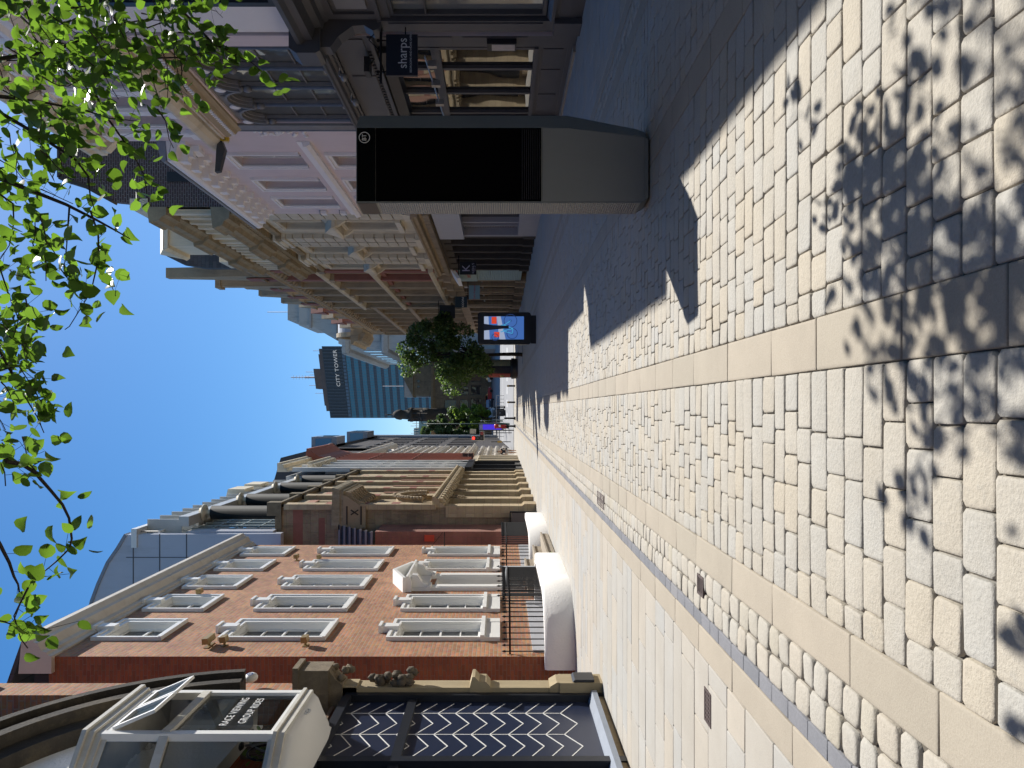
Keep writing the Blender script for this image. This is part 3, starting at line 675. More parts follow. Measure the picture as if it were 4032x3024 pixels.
for zlo,zhi in ((.44,2.66),(2.78,3.6)):
    for vc in (10.47,9.79,9.11): ch.box(vc-lw/2,vc+lw/2,-.08,-.0762,max(zlo,.66 if zlo<1 else zlo),zhi)
    z=.45 if zlo<1 else 2.61
    while z<zhi:
        for vc in (10.47,9.79,9.11):
            for s in (-1,1):
                e=vc+s*HW
                if 8.97<e<10.87: line(vc,z+.20,e,z,zlo,zhi)
        z+=.24
ch.build('chevron_lines',M['white'],sh)
# stone pilaster
pm=MB(T); u0,u1=10.98,11.22
pl=MB(T); pl.box(10.96,11.34,-.3,.16,0,.62); pl.prof([(-.3,.62),(.16,.62),(.16,.66),(.10,.76),(-.3,.76)],10.98,11.32)
pl.box(11.0,11.3,-.3,.08,.76,3.75); pl.prof([(-.3,1.62),(.10,1.62),(.17,1.68),(.17,1.78),(.24,1.84),(.24,1.88),(.08,1.92),(-.3,1.92)],10.98,11.32)
pl.box(11.0,11.3,-.3,.10,3.55,4.45); pl.build('pilaster',plain('golden_stone',(.40,.32,.19),.85,.15,2,.004,25,stain=((.2,.15,.09),.5)),sh)
cp=MB(T)
random.seed(3)
for k in range(16):
    cp.blob((11.13+random.uniform(-.12,.12),.12+random.uniform(0,.14),2.75+random.uniform(0,.42)),(.05+random.random()*.05,.06,.05+random.random()*.04),7,.15)
for k in range(7): cp.blob((11.13+random.uniform(-.08,.08),.1+random.uniform(0,.08),3.2+random.uniform(0,.2)),(.06,.08,.07),7,.15)
cp.build('carving',plain('blackened_carving',(.14,.11,.075),.9,.4,12,.01,40),sh)
cp=MB(T); cp.box(10.95,11.36,-.3,.34,3.95,4.38); cp.prof([(-.3,3.75),(.12,3.75),(.20,3.85),(.34,3.95),(-.3,3.95)],10.98,11.34); cp.box(10.93,11.38,-.3,.38,4.38,4.46)
for k in range(10): cp.blob((11.14+random.uniform(-.12,.12),.2+random.uniform(0,.1),3.75+random.uniform(-.1,.2)),(.05,.06,.06),7,.15)
cp.build('capital',plain('dark_carved_stone',(.21,.165,.105),.9,.4,8,.01,40),sh)
b=MB(T); b.prof([(.165,.12),(.20,.12),(.20,.40),(.165,.43)],10.98,11.30); b.build('plaque',M['black'],sh)
# brick wall beside and above
hl=[]
w=MB(T); w.box(10.98,11.46,-.6,-.02,4.46,14.5); w.build('wall',M['redbrick'],sh)
w=MB(T); w.box(2.0,10.98,-.9,-.45,5.2,14.5); w.build('wall',M['redbrick2'],sh)
w=MB(T); w.box(2.0,11.44,-6,-.91,0,14.4); w.build('wall_core',M['redbrick2'],sh)
w=MB(T); w.box(2.0,6.0,-.6,0,0,4.2); w.build('wall',M['darkstone'],sh)
w=MB(T); w.box(10.9,11.5,-.3,.18,9.2,9.75); w.prof([(-.3,9.75),(.18,9.75),(.26,9.85),(.26,9.95),(-.3,10.1)],10.88,11.52); w.blob((11.2,.1,10.2),(.13,.13,.16),8); w.build('pier_cap',M['darkstone'],sh)
# soot-black semicircular gable moulding with white plaster tympanum
R0=3.30; uc=7.95; zs=4.75
def arcband(w0,w1,r,t,mat,name): MB(T).arch(uc,zs,r,w0,w1,t,40,math.radians(8),math.radians(172)).build(name,mat,sh)
for w0,w1,r,t in ((-.3,.30,3.12,.12),(-.3,.20,2.95,.165),(-.3,.26,2.80,.145),(-.3,.10,2.55,.245)): arcband(w0,w1,r,t,plain('soot_arch_stone',(.045,.037,.028),.9,.5,3,.01,25,stain=((.16,.12,.07),.7)),'arch_moulding')
ty=MB(T); pts=[(uc+2.56*math.cos(math.radians(a)),zs+2.56*math.sin(math.radians(a))) for a in range(0,181,8)]; ty.poly(pts,-.29,-.10); ty.build('tympanum',M['whitewash'],sh)
ty=MB(T); random.seed(11)
for k in range(60):
    a=math.radians(random.uniform(15,165)); r=random.uniform(1.3,2.45); cx,cz=uc+r*math.cos(a),zs+r*math.sin(a); rr=random.uniform(.07,.2); s0=random.uniform(0,6)
    ty.tube([(cx+rr*(1-j/12)*math.cos(s0+j*.6),-.09,cz+rr*(1-j/12)*math.sin(s0+j*.6)) for j in range(10)],[.03*(1-j/14) for j in range(10)],6)
    ty.blob((cx,-.09,cz),(.04,.04,.04),6)
ty.build('plaster_scrollwork',M['whitewash'],sh)
# oriel bay
OX=.50   # projection
zb,zm,zt=3.98,5.14,5.88
yc=8.45; yf=9.67; yn=7.0
PL=[(10.15,-.1),(yf,OX),(yc,OX),(yc-.6,-.1)]   # plan in (u,w)
def ring_prism(b,pl,z0,z1,off=0.0):
    n=len(pl); cx=sum(p[0] for p in pl)/n
    q=[(p[0]+(off if p[0]>cx else -off),p[1]+(off if p[1]>0 else 0)) for p in pl]
    b.add([(u,w,z0) for u,w in q]+[(u,w,z1) for u,w in q],[(i,(i+1)%n,n+(i+1)%n,n+i) for i in range(n)]+[tuple(range(n)),tuple(range(n,2*n))])
def bandrings(levels,mat,name):
    b=MB(T)
    for z0,z1,o in levels: ring_prism(b,PL,z0,z1,o)
    return b.build(name,mat,sh)
otrim=plain('weathered_white_trim',(.66,.63,.55),.5,.15,3,stain=((.35,.3,.22),.4))
bandrings([(zt,zt+.07,.02),(zt+.07,zt+.14,.05),(zt+.14,zt+.19,.08)],otrim,'oriel_cornice')
bandrings([(zb-.12,zb-.04,.03),(zb-.04,zb,.05)],otrim,'oriel_sill')
b=MB(T); n=len(PL)
lv=[(zb-.12,.0),(3.83,-.01),(3.78,-.05),(3.71,-.17),(3.64,-.33),(3.60,-.50)]
secs=[]
for z,o in lv: secs.append([(u+(o*.5 if u>9 else -o*.5),max(-.15,w+o if w>0 else w),z) for u,w in PL])
vs=[p for s in secs for p in s]; fs=[]
for i in range(len(secs)-1):
    for k in range(n): fs.append((i*n+k,i*n+(k+1)%n,(i+1)*n+(k+1)%n,(i+1)*n+k))
b.add(vs,fs,True); shade_edges(b.build('oriel_base',M['white'],sh),30)
b=MB(T)
for k in range(16): 
    a=2*math.pi*k/16; b.blob((9.15+.07*math.cos(a),OX-.03,3.80+.04*math.sin(a)),(.014,.012,.012),6)
b.blob((9.15,OX-.03,3.80),(.03,.02,.02),8); b.build('rosette',M['white'],sh)
# posts, transom
b=MB(T)
for (u,w) in PL[1:3]: b.box(u-.045,u+.045,w-.07,w+.02,zb,zt)
b.box(yc+.045,yf-.045,OX-.06,OX+.012,zb,zb+.06); b.box(yc+.045,yf-.045,OX-.06,OX+.012,zt-.06,zt); b.build('oriel_frame',M['white'],sh)
b=MB(T)
def beam(b,p,q,z0,z1,th,prot=.0):
    d=Vector((q[0]-p[0],q[1]-p[1],0)).normalized(); nn=Vector((d.y,-d.x,0)) ; 
    if nn.y<0: nn=-nn
    a,c=Vector((p[0],p[1],0)),Vector((q[0],q[1],0)); o1=nn*prot; o2=nn*(prot-th)
    pts=[a+o1,c+o1,c+o2,a+o2]; b.add([(v.x,v.y,z0) for v in pts]+[(v.x,v.y,z1) for v in pts],[(0,1,2,3),(4,5,6,7),(0,1,5,4),(1,2,6,5),(2,3,7,6),(3,0,4,7)])
beam(b,(yc,OX),(yf,OX),zm,zm+.10,.08,.03); beam(b,(yc-.6,-.1),(yc,OX),zm,zm+.10,.08,.03); beam(b,(yf,OX),(10.15,-.1),zm,zm+.10,.08,.03)
beam(b,(yc-.6,-.1),(yc,OX),zb,zb+.06,.06); beam(b,(yc-.6,-.1),(yc,OX),zt-.06,zt,.06); b.build('oriel_transom',otrim,sh)
cg=clearglass('oriel_glass')
b=MB(T); b.quad((yc+.045,OX-.02,zb+.06),(yf-.045,OX-.02,zb+.06),(yf-.045,OX-.02,zm),(yc+.045,OX-.02,zm)); b.build('oriel_pane',cg,sh)
b=MB(T); b.quad((yc-.6,-.12,zb+.06),(yc-.03,OX-.05,zb+.06),(yc-.03,OX-.05,zm),(yc-.6,-.12,zm)); b.build('oriel_pane',cg,sh)
b=MB(T); b.quad((yf+.03,OX-.05,zb+.06),(10.13,-.1,zb+.06),(10.13,-.1,zt),(yf+.03,OX-.05,zt)); b.build('oriel_pane',cg,sh)
b=MB(T); b.quad((yc-.6,-.12,zm+.1),(yc-.03,OX-.05,zm+.1),(yc-.03,OX-.05,zt-.06),(yc-.6,-.12,zt-.06)); b.build('oriel_pane',cg,sh)
# open top-hung casements
for a,c in ((yc+.06,9.04),(9.08,yf-.06)):
    f=MB(T); dw=.20; z0,z1=zm+.16,zt-.08
    def P(u,s): return (u,OX+.01+dw*(1-s),z0+(z1-z0)*s+.03*(1-s))
    def bar(u0,u1,s0,s1):
        p=[P(u0,s0),P(u1,s0),P(u1,s1),P(u0,s1)]; q=[(x,y+.035,z+.01) for x,y,z in p]; f.add(p+q,[(0,1,2,3),(4,5,6,7),(0,1,5,4),(1,2,6,5),(2,3,7,6),(3,0,4,7)])
    bar(a,a+.05,0,1); bar(c-.05,c,0,1); bar(a+.05,c-.05,0,.07); bar(a+.05,c-.05,.93,1); o=f.build('casement',M['white'],sh)
    g=MB(T); g.quad(P(a+.05,.07),P(c-.05,.07),P(c-.05,.93),P(a+.05,.93)); g.build('pane',glassy('casement_glass',(.05,.07,.08),1.9,.02,0),o)
text(T,'RACE VIEWING',9.10,OX-.005,4.64,.13,M['white'],sh,sx=.9,spacing=1.05,ext=.002)
text(T,'GROUP RIDES',9.12,OX-.005,4.45,.13,M['white'],sh,sx=.9,spacing=1.05,ext=.002)
# room behind oriel
b=MB(T); b.quad((6,-2.2,3.9),(10.9,-2.2,3.9),(10.9,-2.2,6.2),(6,-2.2,6.2)); b.quad((10.9,-2.2,3.9),(10.9,-.3,3.9),(10.9,-.3,6.2),(10.9,-2.2,6.2)); b.quad((6,-2.2,6.0),(10.9,-2.2,6.0),(10.9,-.1,6.0),(6,-.1,6.0)); 
b.quad((7.9,-.1,zt+.01),(10.1,-.1,zt+.01),(yf,OX-.03,zt+.01),(yc,OX-.03,zt+.01)); b.build('room_walls',plain('dim_room_wall',(.16,.155,.15),.9,.1),sh)
b=MB(T); b.box(6,10.9,-2.2,-.15,3.85,3.9); b.quad((7.9,-.1,zb+.002),(10.1,-.1,zb+.002),(yf,OX-.06,zb+.002),(yc,OX-.06,zb+.002)); b.build('room_floor',plain('room_floor_board',(.2,.13,.08),.6,.2),sh)
def wheel(b,c,r,ax=0):
    pts=[(c[0]+r*math.cos(a*math.pi/12),c[1],c[2]+r*math.sin(a*math.pi/12)) for a in range(25)]; b.tube(pts,.014,6,False)
def bicycle(label,o,s,mat):
    t=thing('bicycle',label,'bicycle',T(*o))
    for dx in (-.5,.5):
        b=MB(T); wheel(b,(o[0]+dx*s,o[1],o[2]+.33*s),.32*s); 
        for k in range(12): a=k*math.pi/6; b.tube([(o[0]+dx*s,o[1],o[2]+.33*s),(o[0]+dx*s+.31*s*math.cos(a),o[1],o[2]+.33*s+.31*s*math.sin(a))],.0025,3)
        b.build('wheel',M['black'],t)
    b=MB(T); q=lambda x,z:(o[0]+x*s,o[1],o[2]+z*s)
    for a,c in (((-.5,.33),(-.1,.3)),((-.1,.3),(-.22,.8)),((-.5,.33),(-.19,.72)),((-.19,.72),(.33,.76)),((-.1,.3),(.36,.66)),((.5,.33),(.33,.8))): b.tube([q(*a),q(*c)],.014,6)
    b.build('frame',mat,t)
    b=MB(T); b.tube([q(.33,.82),q(.40,.92),q(.50,.88)],.012,6); b.build('handlebar',M['black'],t)
    b=MB(T); b.blob(q(-.24,.86),(.12*s,.05,.03),8); b.build('saddle',M['black'],t)
bicycle('silver framed bicycle standing behind the lettered oriel window',(9.15,.12,4.0),.62,M['steel'])
bicycle('dark bicycle hanging in the angled pane of the oriel above the shop',(8.15,-.45,4.1),.8,M['black'])
t=thing('pendant_lamp','white conical pendant lamp hanging inside the angled oriel window','lamp',T(8.0,-.5,5.9))
b=MB(T); b.tube([(8.0,-.5,6.0),(8.0,-.5,5.1)],.008,5); b.build('cord',M['black'],t); b=MB(T); 
b.tube([(8.0,-.5,5.12),(8.0,-.5,5.04),(8.0,-.5,4.86)],[.03,.05,.13],12,False); b.build('lamp_shade',plain('lamp_shade_white',(.7,.68,.6),.5,0),t)
b=MB(T); b.blob((9.3,-.5,4.35),(.22,.12,.12),8,.1); pts=[(9.3+random.gauss(0,.16),-.2+random.gauss(0,.1),4.45+abs(random.gauss(0,.14))) for _ in range(60)]
pt=thing('potted_plant','leafy indoor plant behind the lettered oriel window','plant',T(9.55,-.2,4.0))
leafmesh([T(9.5+random.gauss(0,.1),-.1+random.gauss(0,.08),4.3+abs(random.gauss(0,.12))) for _ in range(70)],.09,lfm,'leaves',pt)
b=MB(T); b.lathe((9.5,-.1,4.0),[(.05,0),(.07,.16),(.075,.18)],10); b.build('pot',M['whitewash'],pt)
t=thing('alarm_box','white oval alarm box on the brickwork above the stone capital','alarm box',T(11.3,.05,ZZ(542,11.3)))
z=ZZ(542,11.3); b=MB(T); b.blob((11.3,.12,z),(.13,.07,.10),12); b.build('casing',M['white'],t); b=MB(T); b.arch(11.26,z,.035,.188,.192,.012,16,0,6.283); b.build('emblem',plain('blue_print',(.03,.08,.3),.5,0),t)

# ================================================================ LEFT: brown stone bank with dark columns above
XL=-4.0; T=T_left(XL)
bk=thing('stone_bank','brown stone bank with wreathed pilasters, bracketed hood and dark columns under a glazed grey roof','building',(XL,40,0))
def front(Y0): return T_front(Y0)
K0,K1=31.2,48.8
bayu=[K0+.9+ (K1-K0-1.2)*i/5 for i in range(5)]
bays=[33.0,36.2,39.4,42.6,45.8]
holes=[(u-.55,u+.55,7.9,9.5) for u in bays]+[(u-.6,u+.6,4.9,7.0) for u in bays[1:]]
w=MB(T); w.wall(K0,K1,3.9,10.4,holes,.35,-.06); w.build('wall',M['buff'],bk)
w=MB(T); w.box(K0+.02,K1,-9,-.42,0,10.7); w.build('wall_core',M['bankstone'],bk)
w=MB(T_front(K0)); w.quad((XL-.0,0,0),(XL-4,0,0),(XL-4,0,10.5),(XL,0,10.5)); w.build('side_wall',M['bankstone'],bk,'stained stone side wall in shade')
w=MB(T_front(K0)); w.quad((XL-4,.004,9.55),(XL,.004,9.55),(XL,.004,9.95),(XL-4,.004,9.95)); w.quad((XL-4,.004,8.65),(XL-.45,.004,8.65),(XL-.45,.004,8.9),(XL-4,.004,8.9)); w.build('red_stone_band',M['sandred'],bk)
w=MB(T)
for u in bays: w.box(u-.85,u+.85,-.08,-.03,9.5,9.85); 
for u in bays[1:]: w.box(u-.9,u-.62,-.1,-.02,4.5,7.1); w.box(u+.62,u+.9,-.1,-.02,4.5,7.1)
w.build('red_stone_band',plain('pink_red_stone',(.42,.22,.15),.8,.12,2),bk)
for u in bays:
    window(bk,T,u,7.9,9.5,1.1,.34,.06,1,(.5,),M['charcoal'])
    if u>33.5: window(bk,T,u,4.9,7.0,1.2,.34,.06,1,(.5,),M['charcoal'])
pm=MB(T)
for a in [31.4]+[ (p+q)/2 for p,q in zip(bays,bays[1:])]+[48.3]: 
    pm.box(a-.32,a+.32,-.1,.12,4.1,10.3)
pm.build('pilaster',M['buff'],bk)
pm=MB(T)
for a in [31.55]+[ (p+q)/2 for p,q in zip(bays,bays[1:])]+[48.3]:
    for z in (5.6,6.9,8.3): pm.box(a-.325,a+.325,.1,.124,z,z+.35)
pm.build('red_stone_band',M['sandred'],bk)
# ground-floor piers
pm=MB(T)
for a in (31.5,34.1,37.0,40.0,43.2,46.2,48.3): pm.box(a-.38,a+.38,-.42,.05,.55,3.7); pm.box(a-.46,a+.46,-.42,.14,0,.5); pm.box(a-.42,a+.42,-.42,.10,.5,.56)
pm.build('pier',M['buff'],bk)
pm=MB(T)
for k in range(80):
    for a in (34.1,37.0): 
        an=random.uniform(0,6.28); pm.blob((a+.3*math.cos(an)*random.uniform(.7,1),.09,3.35+.28*math.sin(an)),(.05,.04,.05),5,.2)
pm.build('wreath',M['sand'],bk)
b=MB(T); 
for u in (32.8,35.6,38.5,41.6,44.7,47.2): b.box(u-1.0,u+1.0,-.41,-.36,.4,3.7)
b.build('pane',glassy('dark_glass',(.015,.017,.02),1.6,.05,0),bk)
cornice(bk,T,K0-.05,K1,3.7,.55,.42,M['buff'],mod=.8)
# arch over entrance with swags
b=MB(T); b.arch(33.0,4.75,1.05,-.1,.35,.16,20); b.arch(33.0,4.75,.8,-.1,.22,.12,20); b.build('entrance_arch',M['sand'],bk)
b=MB(T)
for k in range(30):
    a=math.pi*k/29; b.blob((33.0+1.3*math.cos(a),.30,4.75+1.3*math.sin(a)),(.09,.09,.09),6,.2)
for k in range(24):
    a=math.pi*k/23; b.blob((33.0+.72*math.cos(a),.22,4.75+.72*math.sin(a)),(.06,.06,.06),6,.2)
b.build('garland',M['sand'],bk)
b=MB(T); b.box(32.0,34.0,-.1,-.02,4.2,6.8); b.build('entrance_panel',M['buff'],bk)
# bracketed hood
b=MB(T); b.prof([(-.9,8.0),(.72,8.0),(.76,8.1),(.80,8.3),(-.9,8.35)],31.0,34.3); b.prof([(-.9,7.86),(.66,7.86),(.70,8.0),(-.9,8.0)],31.05,34.25); b.build('hood',plain('mossy_stone',(.30,.25,.16),.95,.35,6,.012,20,stain=((.5,.47,.38),.6)),bk)
b=MB(T)
for k in range(7):
    c=31.3+k*.45; b.prof([(-.05,7.1),(.1,7.0),(.22,7.1),(.26,7.3),(.42,7.5),(.6,7.6),(.64,7.86),(-.05,7.86)],c-.09,c+.09)
b.build('bracket',M['sand'],bk)
b=MB(T_front(31.02)); b.poly([(-4.85,6.95),(-3.95,6.95),(-3.9,7.2),(-3.55,7.7),(-3.5,7.86),(-4.85,7.86)],-.14,.0); b.build('hood_end',M['sand'],bk)
b=MB(T_front(31.06)); b.box(-4.7,-3.95,.04,.07,7.1,7.16); b.box(-4.7,-3.95,.04,.07,7.68,7.74); seg(b,-4.3,7.25,-4.1,7.55,.05,.04,.07); seg(b,-4.3,7.55,-4.1,7.25,.05,.04,.07); b.build('carved_panel',M['darkstone'],bk)
b=MB(T); b.prof([(-3,10.4),(.10,10.4),(.16,10.5),(.16,10.62),(-3,10.7)],K0-.1,K1); 
for u in (31.3,34.6,37.8,41.0,44.2,48.4): b.box(u-.25,u+.25,-.35,.2,10.4,10.98)
for u in np.arange(31.8,48.5,.55): b.box(u-.2,u+.2,-.1,.05,10.7,10.88)
b.build('parapet',plain('lichened_parapet',(.20,.16,.10),.95,.4,5,.01,20),bk)
# upper storey: columns, beam, louvres
dg=plain('black_granite',(.035,.034,.03),.75,.3,5,spec=.2)
for i,(yy,u) in enumerate(((1113,32.35),(1085,36.9),(1053,42.6),(1037,47.2))):
    b=MB(T); cx=-.38; r=.29
    b.lathe((u,cx,10.7),[(r,0),(r,3.0)],20); b.build('column',dg,bk)
    b=MB(T); b.lathe((u,cx,13.7),[(.12,0),(.12,.25),(.32,.27),(.34,.33),(.34,.36),(.2,.38),(.2,.5)],20); b.build('column_capital',M['creamtrim'],bk)
lt=plain('light_metal',(.55,.54,.50),.4,.1,2)
b=MB(T); b.box(30.9,48.8,-.75,-.35,14.1,14.5); b.box(30.9,48.8,-1.0,-.95,10.7,14.2); b.build('beam',lt,bk)
b=MB(T); 
for u in np.arange(31.4,48.6,.8): b.box(u-.05,u+.05,-1.0,-.9,10.9,14.2)
for z in (11.6,12.5,13.4): b.box(31,48.8,-.96,-.92,z-.03,z+.03)
b.build('glazing_frame',plain('sage_frame',(.32,.37,.36),.5,.1),bk)
b=MB(T); b.box(31.2,48.8,-1.3,-.94,10.75,14.1); b.build('pane',glassy('roof_glazing',(.10,.14,.17),1.7,.05,0),bk)
b=MB(T)
for k in range(5): z=14.55+k*.27; b.prof([(-1.5,z),(-.55+(-.06*k),z-.02),(-.42+(-.06*k),z+.05),(-1.5,z+.12)],33.0+.5*k,48.8)
for u in np.arange(31.2,48.6,1.15): b.box(u-.04,u+.04,-1.1,-.5,14.5,15.9)
b.build('louvre_blades',lt,bk)
b=MB(T); b.box(30.24,48.8,-1.5,-.75,15.9,16.12); b.box(30.75,48.8,-1.0,-.9,15.2,15.28); b.build('roof_fascia',M['white'],bk)
b=MB(T); b.box(30.75,48.7,-1.6,-1.3,10.7,15.88); b.build('roof_glazing',glassy('pale_roof_glass',(.30,.34,.36),1.6,.1,0),bk)
b=MB(T); 
for z in (15.95,16.15): b.tube([(30.6,-.9,z),(44,-.9,z-.1)],.02,5)
for u in np.arange(30.6,44,1.0): b.tube([(u,-.9,15.2),(u,-.9,16.15)],.02,5)
for (u,z) in ((36.5,11.5),): pass
b.build('roof_rail',M['charcoal'],bk)
b=MB(T)
for (u,) in ((41.5,),(44.2,)): b.prof([(-1.2,15.4),(-.35,15.4),(-.35,16.3),(-1.2,16.5)],u,u+1.6)
b.build('roof_box',M['creamtrim'],bk)
# curved grey end wall
Te=T_front(30.3)
pts=[(-4.95,10.2),(-4.95,16.1)]+[(-4.95-a,z) for a,z in ((.55,15.98),(1.4,15.55),(2.3,14.95),(3.3,14.05),(4.2,12.9),(4.9,11.6),(5.2,10.2))]
pts=[(-4.95,10.2)]
for (x,y) in ((274,1155),(256,1185),(235,1215),(214,1262),(200,1300),(193,1340),(190,1400)): X,_,Z=PT(x,y,30.3); pts.append((X,Z))
pts.append((pts[-1][0],10.2)); b=MB(Te); b.poly(pts,-.4,0); b.build('end_wall',M['grey'],bk,'pale grey curved metal panelled end wall')
b=MB(Te)
for x in (288,345,403): z=ZZ(x,30.3); b.box(-9.3,-4.96,.0,.012,z-.02,z+.02)
for (x0,x1,y) in ((240,560,1204),(300,440,1250),): X,_,_=PT(0,y,30.3); b.box(X-.015,X+.015,0,.01,ZZ(x1,30.3),ZZ(x0,30.3)-.6)
b.build('panel_joints',plain('dark_joint',(.10,.10,.11),.7,0),bk)
b=MB(Te); P=pts[1:-1]
for p,q in zip(P,P[1:]): seg(b,p[0],p[1]+.04,q[0],q[1]+.04,.12,-.45,.05)
b.build('end_trim',M['lead'],bk)
b=MB(T); b.box(30.6,31.15,-1.2,-.9,10.6,14.0); b.build('steel_column',M['grey'],bk)
# small link block between house and bank
lk=thing('link_block','low pinkish stone link with a slatted lean-to roof between the brick house and the bank','building',(-5,29,0))
b=MB(T_front(29.4)); b.box(-9,-4.72,-1.8,0,0,6.3); b.build('wall',bricks('pink_ashlar',(.34,.16,.12),(.29,.135,.10),(.22,.12,.09),.9,.55,.006,.3,.002),lk)
b=MB(); b.add([(-4.75,29.3,6.35),(-9,29.3,6.35),(-9,31.1,8.0),(-4.75,31.1,8.0)],[(0,1,2,3)]); b.build('roof',M['slate'],lk)
b=MB(); 
for k in range(7): f=k/6; b.box(-7,-4.7,29.3+1.7*f,29.36+1.7*f,6.38+1.6*f,6.46+1.6*f)
b.build('roof_slats',M['lead'],lk)
b=MB(T_front(29.39)); b.box(*sorted((PT(0,1155,29.4)[0],PT(0,1169,29.4)[0])),0,.06,ZZ(938,29.4),ZZ(917,29.4)); 
tag(b.build('alarm_box',plain('red_plastic',(.62,.08,.04),.4,.03)),'square red alarm box on the pinkish wall beside the brick house','alarm box')
t=thing('menu_stand','black framed menu stand against the foot of the stone bank','menu stand',(-4.3,30.6,0))
b=MB(T_front(30.55)); b.box(-4.62,-4.15,-.1,0,0,1.02); b.build('board',M['charcoal'],t); b=MB(T_front(30.55)); b.box(-4.14,-4.10,-.12,.02,0,1.05); b.box(-4.66,-4.62,-.12,.02,0,1.05); b.box(-4.66,-4.10,-.12,.02,1.05,1.09); b.build('frame',M['iron'],t)

# ================================================================ LEFT far row
def simple_bay_front(par,T,u0,u1,n,z0,z1,floors,wallm,trim,glass=None,ww=.55,frm=None,piers=None,pp=.15,arched=False,rows=(.5,)):
    holes=[];us=[u0+(u1-u0)*(i+.5)/n for i in range(n)]; W=(u1-u0)/n*ww
    for (a,b) in floors: holes+=[(u-W/2,u+W/2,a,b) for u in us]
    MB(T).wall(u0,u1,z0,z1,holes,.3).build('wall',wallm,par)
    for (a,b) in floors:
        for u in us: window(par,T,u,a,b,W,.24,.06,2,rows,frm or (M['charcoal'] if glass else M['white']),glass)
    tr=MB(T)
    for (a,b) in floors:
        for u in us: tr.box(u-W/2-.12,u+W/2+.12,-.01,.10,b,b+.16); tr.box(u-W/2-.1,u+W/2+.1,-.01,.09,a-.12,a)
    tr.build('window_trim',trim,par)
    if piers:
        p=MB(T)
        for i in range(n+1): c=u0+(u1-u0)*i/n; c=min(max(c,u0+.15),u1-.15); p.box(c-.15,c+.15,-.01,pp,piers[0],piers[1])
        p.build('pier',trim,par)
XW=-4.0; T=T_left(XW)
t=thing('white_faience_building','narrow glazed white building with cream crowning cornice over a black shopfront','building',(XW,52,0))
wf=bricks('white_faience',(.66,.66,.65),(.60,.61,.62),(.35,.35,.36),.6,.3,.008,.2,.001)
simple_bay_front(t,T,48.9,56.2,3,3.6,15.0,((4.6,7.0),(8.2,10.2),(11.2,12.8)),wf,M['white'],ww=.62,piers=(3.7,14.8),pp=.25)
core(t,T,48.85,56.2,.31,9,0,15.2,wf)
b=MB(T)
for z in (5.2,6.1,8.8,9.7): 
    for u in (50.1,52.5,55.0): b.box(u-.9,u-.7,-.01,.2,z,z+.35); b.box(u+.7,u+.9,-.01,.2,z,z+.35)
b.build('quoins',M['white'],t)
cornice(t,T,48.8,56.3,15.0,.75,.55,M['creamtrim']); cornice(t,T,49.6,56.0,13.4,.6,.55,M['creamtrim'],'dentil_cornice',mod=.45)
b=MB(T); b.box(48.85,56.2,-.3,.30,3.3,3.75); b.box(48.85,49.1,-.3,.2,0,3.3); b.box(52.4,52.6,-.3,.2,0,3.3); b.box(56.0,56.2,-.3,.2,0,3.3); b.box(48.85,56.2,-.3,.1,0,.4); b.build('shopfront',M['black'],t)
b=MB(T); b.box(49.1,56,-.3,-.2,.4,3.3); b.build('pane',M['shopglass'],t)
t=thing('red_terracotta_building','tall red terracotta building with a deep curved red crowning cornice','building',(XW,60,0))
tc=plain('red_terracotta',(.33,.10,.06),.7,.12,3,stain=((.15,.06,.05),.4))
simple_bay_front(t,T,56.3,64.4,6,3.6,14.0,((4.6,7.4),(8.2,10.6),(11.2,13.2)),tc,tc,ww=.5,frm=tc,piers=(3.7,14.0),pp=.3)
core(t,T,56.25,64.4,.31,9,0,14.6,tc)
b=MB(T); b.prof([(-.3,13.9),(.3,13.9),(.42,14.2),(.55,14.9),(1.0,15.5),(1.1,15.6),(1.1,15.75),(-.3,15.9)],56.2,64.4); b.build('cornice',tc,t)
for z in (7.7,10.9): cornice(t,T,56.2,64.4,z,.3,.35,tc,'string_course')
b=MB(T); b.box(56.3,64.4,-.3,.1,3.2,3.6); 
for u in (56.5,59,61.8,64.2): b.box(u-.2,u+.2,-.3,.12,0,3.2)
b.build('shopfront',M['creamtrim'],t); b=MB(T); b.box(56.6,64.2,-.3,-.2,.3,3.2); b.build('pane',M['shopglass'],t)
XV=-4.5; T=T_left(XV)
t=thing('ornate_white_building','white stone building with ornate turret, balconies and a small clock','building',(XV,76,0))
ws=plain('white_carved_stone',(.55,.50,.43),.8,.15,1.2,.01,12,stain=((.25,.2,.15),.5))
simple_bay_front(t,T,64.5,88,8,0,13.4,((1,3),(4.6,7),(8,10.2),(11,12.6)),ws,ws,ww=.5)
core(t,T,64.45,88,.31,9,0,13.6,ws)
cornice(t,T,64.4,88,13.2,.7,.7,ws,mod=.7); cornice(t,T,64.4,88,4.0,.4,.6,ws); cornice(t,T,64.4,88,7.4,.3,.4,ws,'string_course')
b=MB(T); random.seed(5)
for u in np.arange(65,88,1.45):
    for z in np.arange(1.0,13,.8): b.blob((u,.12,z),(.22,.28,.3),6,.1)
b.build('banded_column',ws,t)
b=MB(T); b.lathe((80,-.5,12.6),[(.8,0),(.8,1.6),(.9,1.7),(.9,1.9),(.6,2.4),(.1,2.8)],16); b.build('turret',ws,t)
b=MB(T)
for k in range(26): u=65+k*.9; b.box(u-.1,u+.1,-.1,.3,13.9,14.6)
b.box(64.5,88,-.15,.35,14.6,14.75); b.build('balustrade',ws,t)
t=thing('street_clock','round dark clock on a bracket arm projecting from the ornate white front','clock',T(72,.5,8))
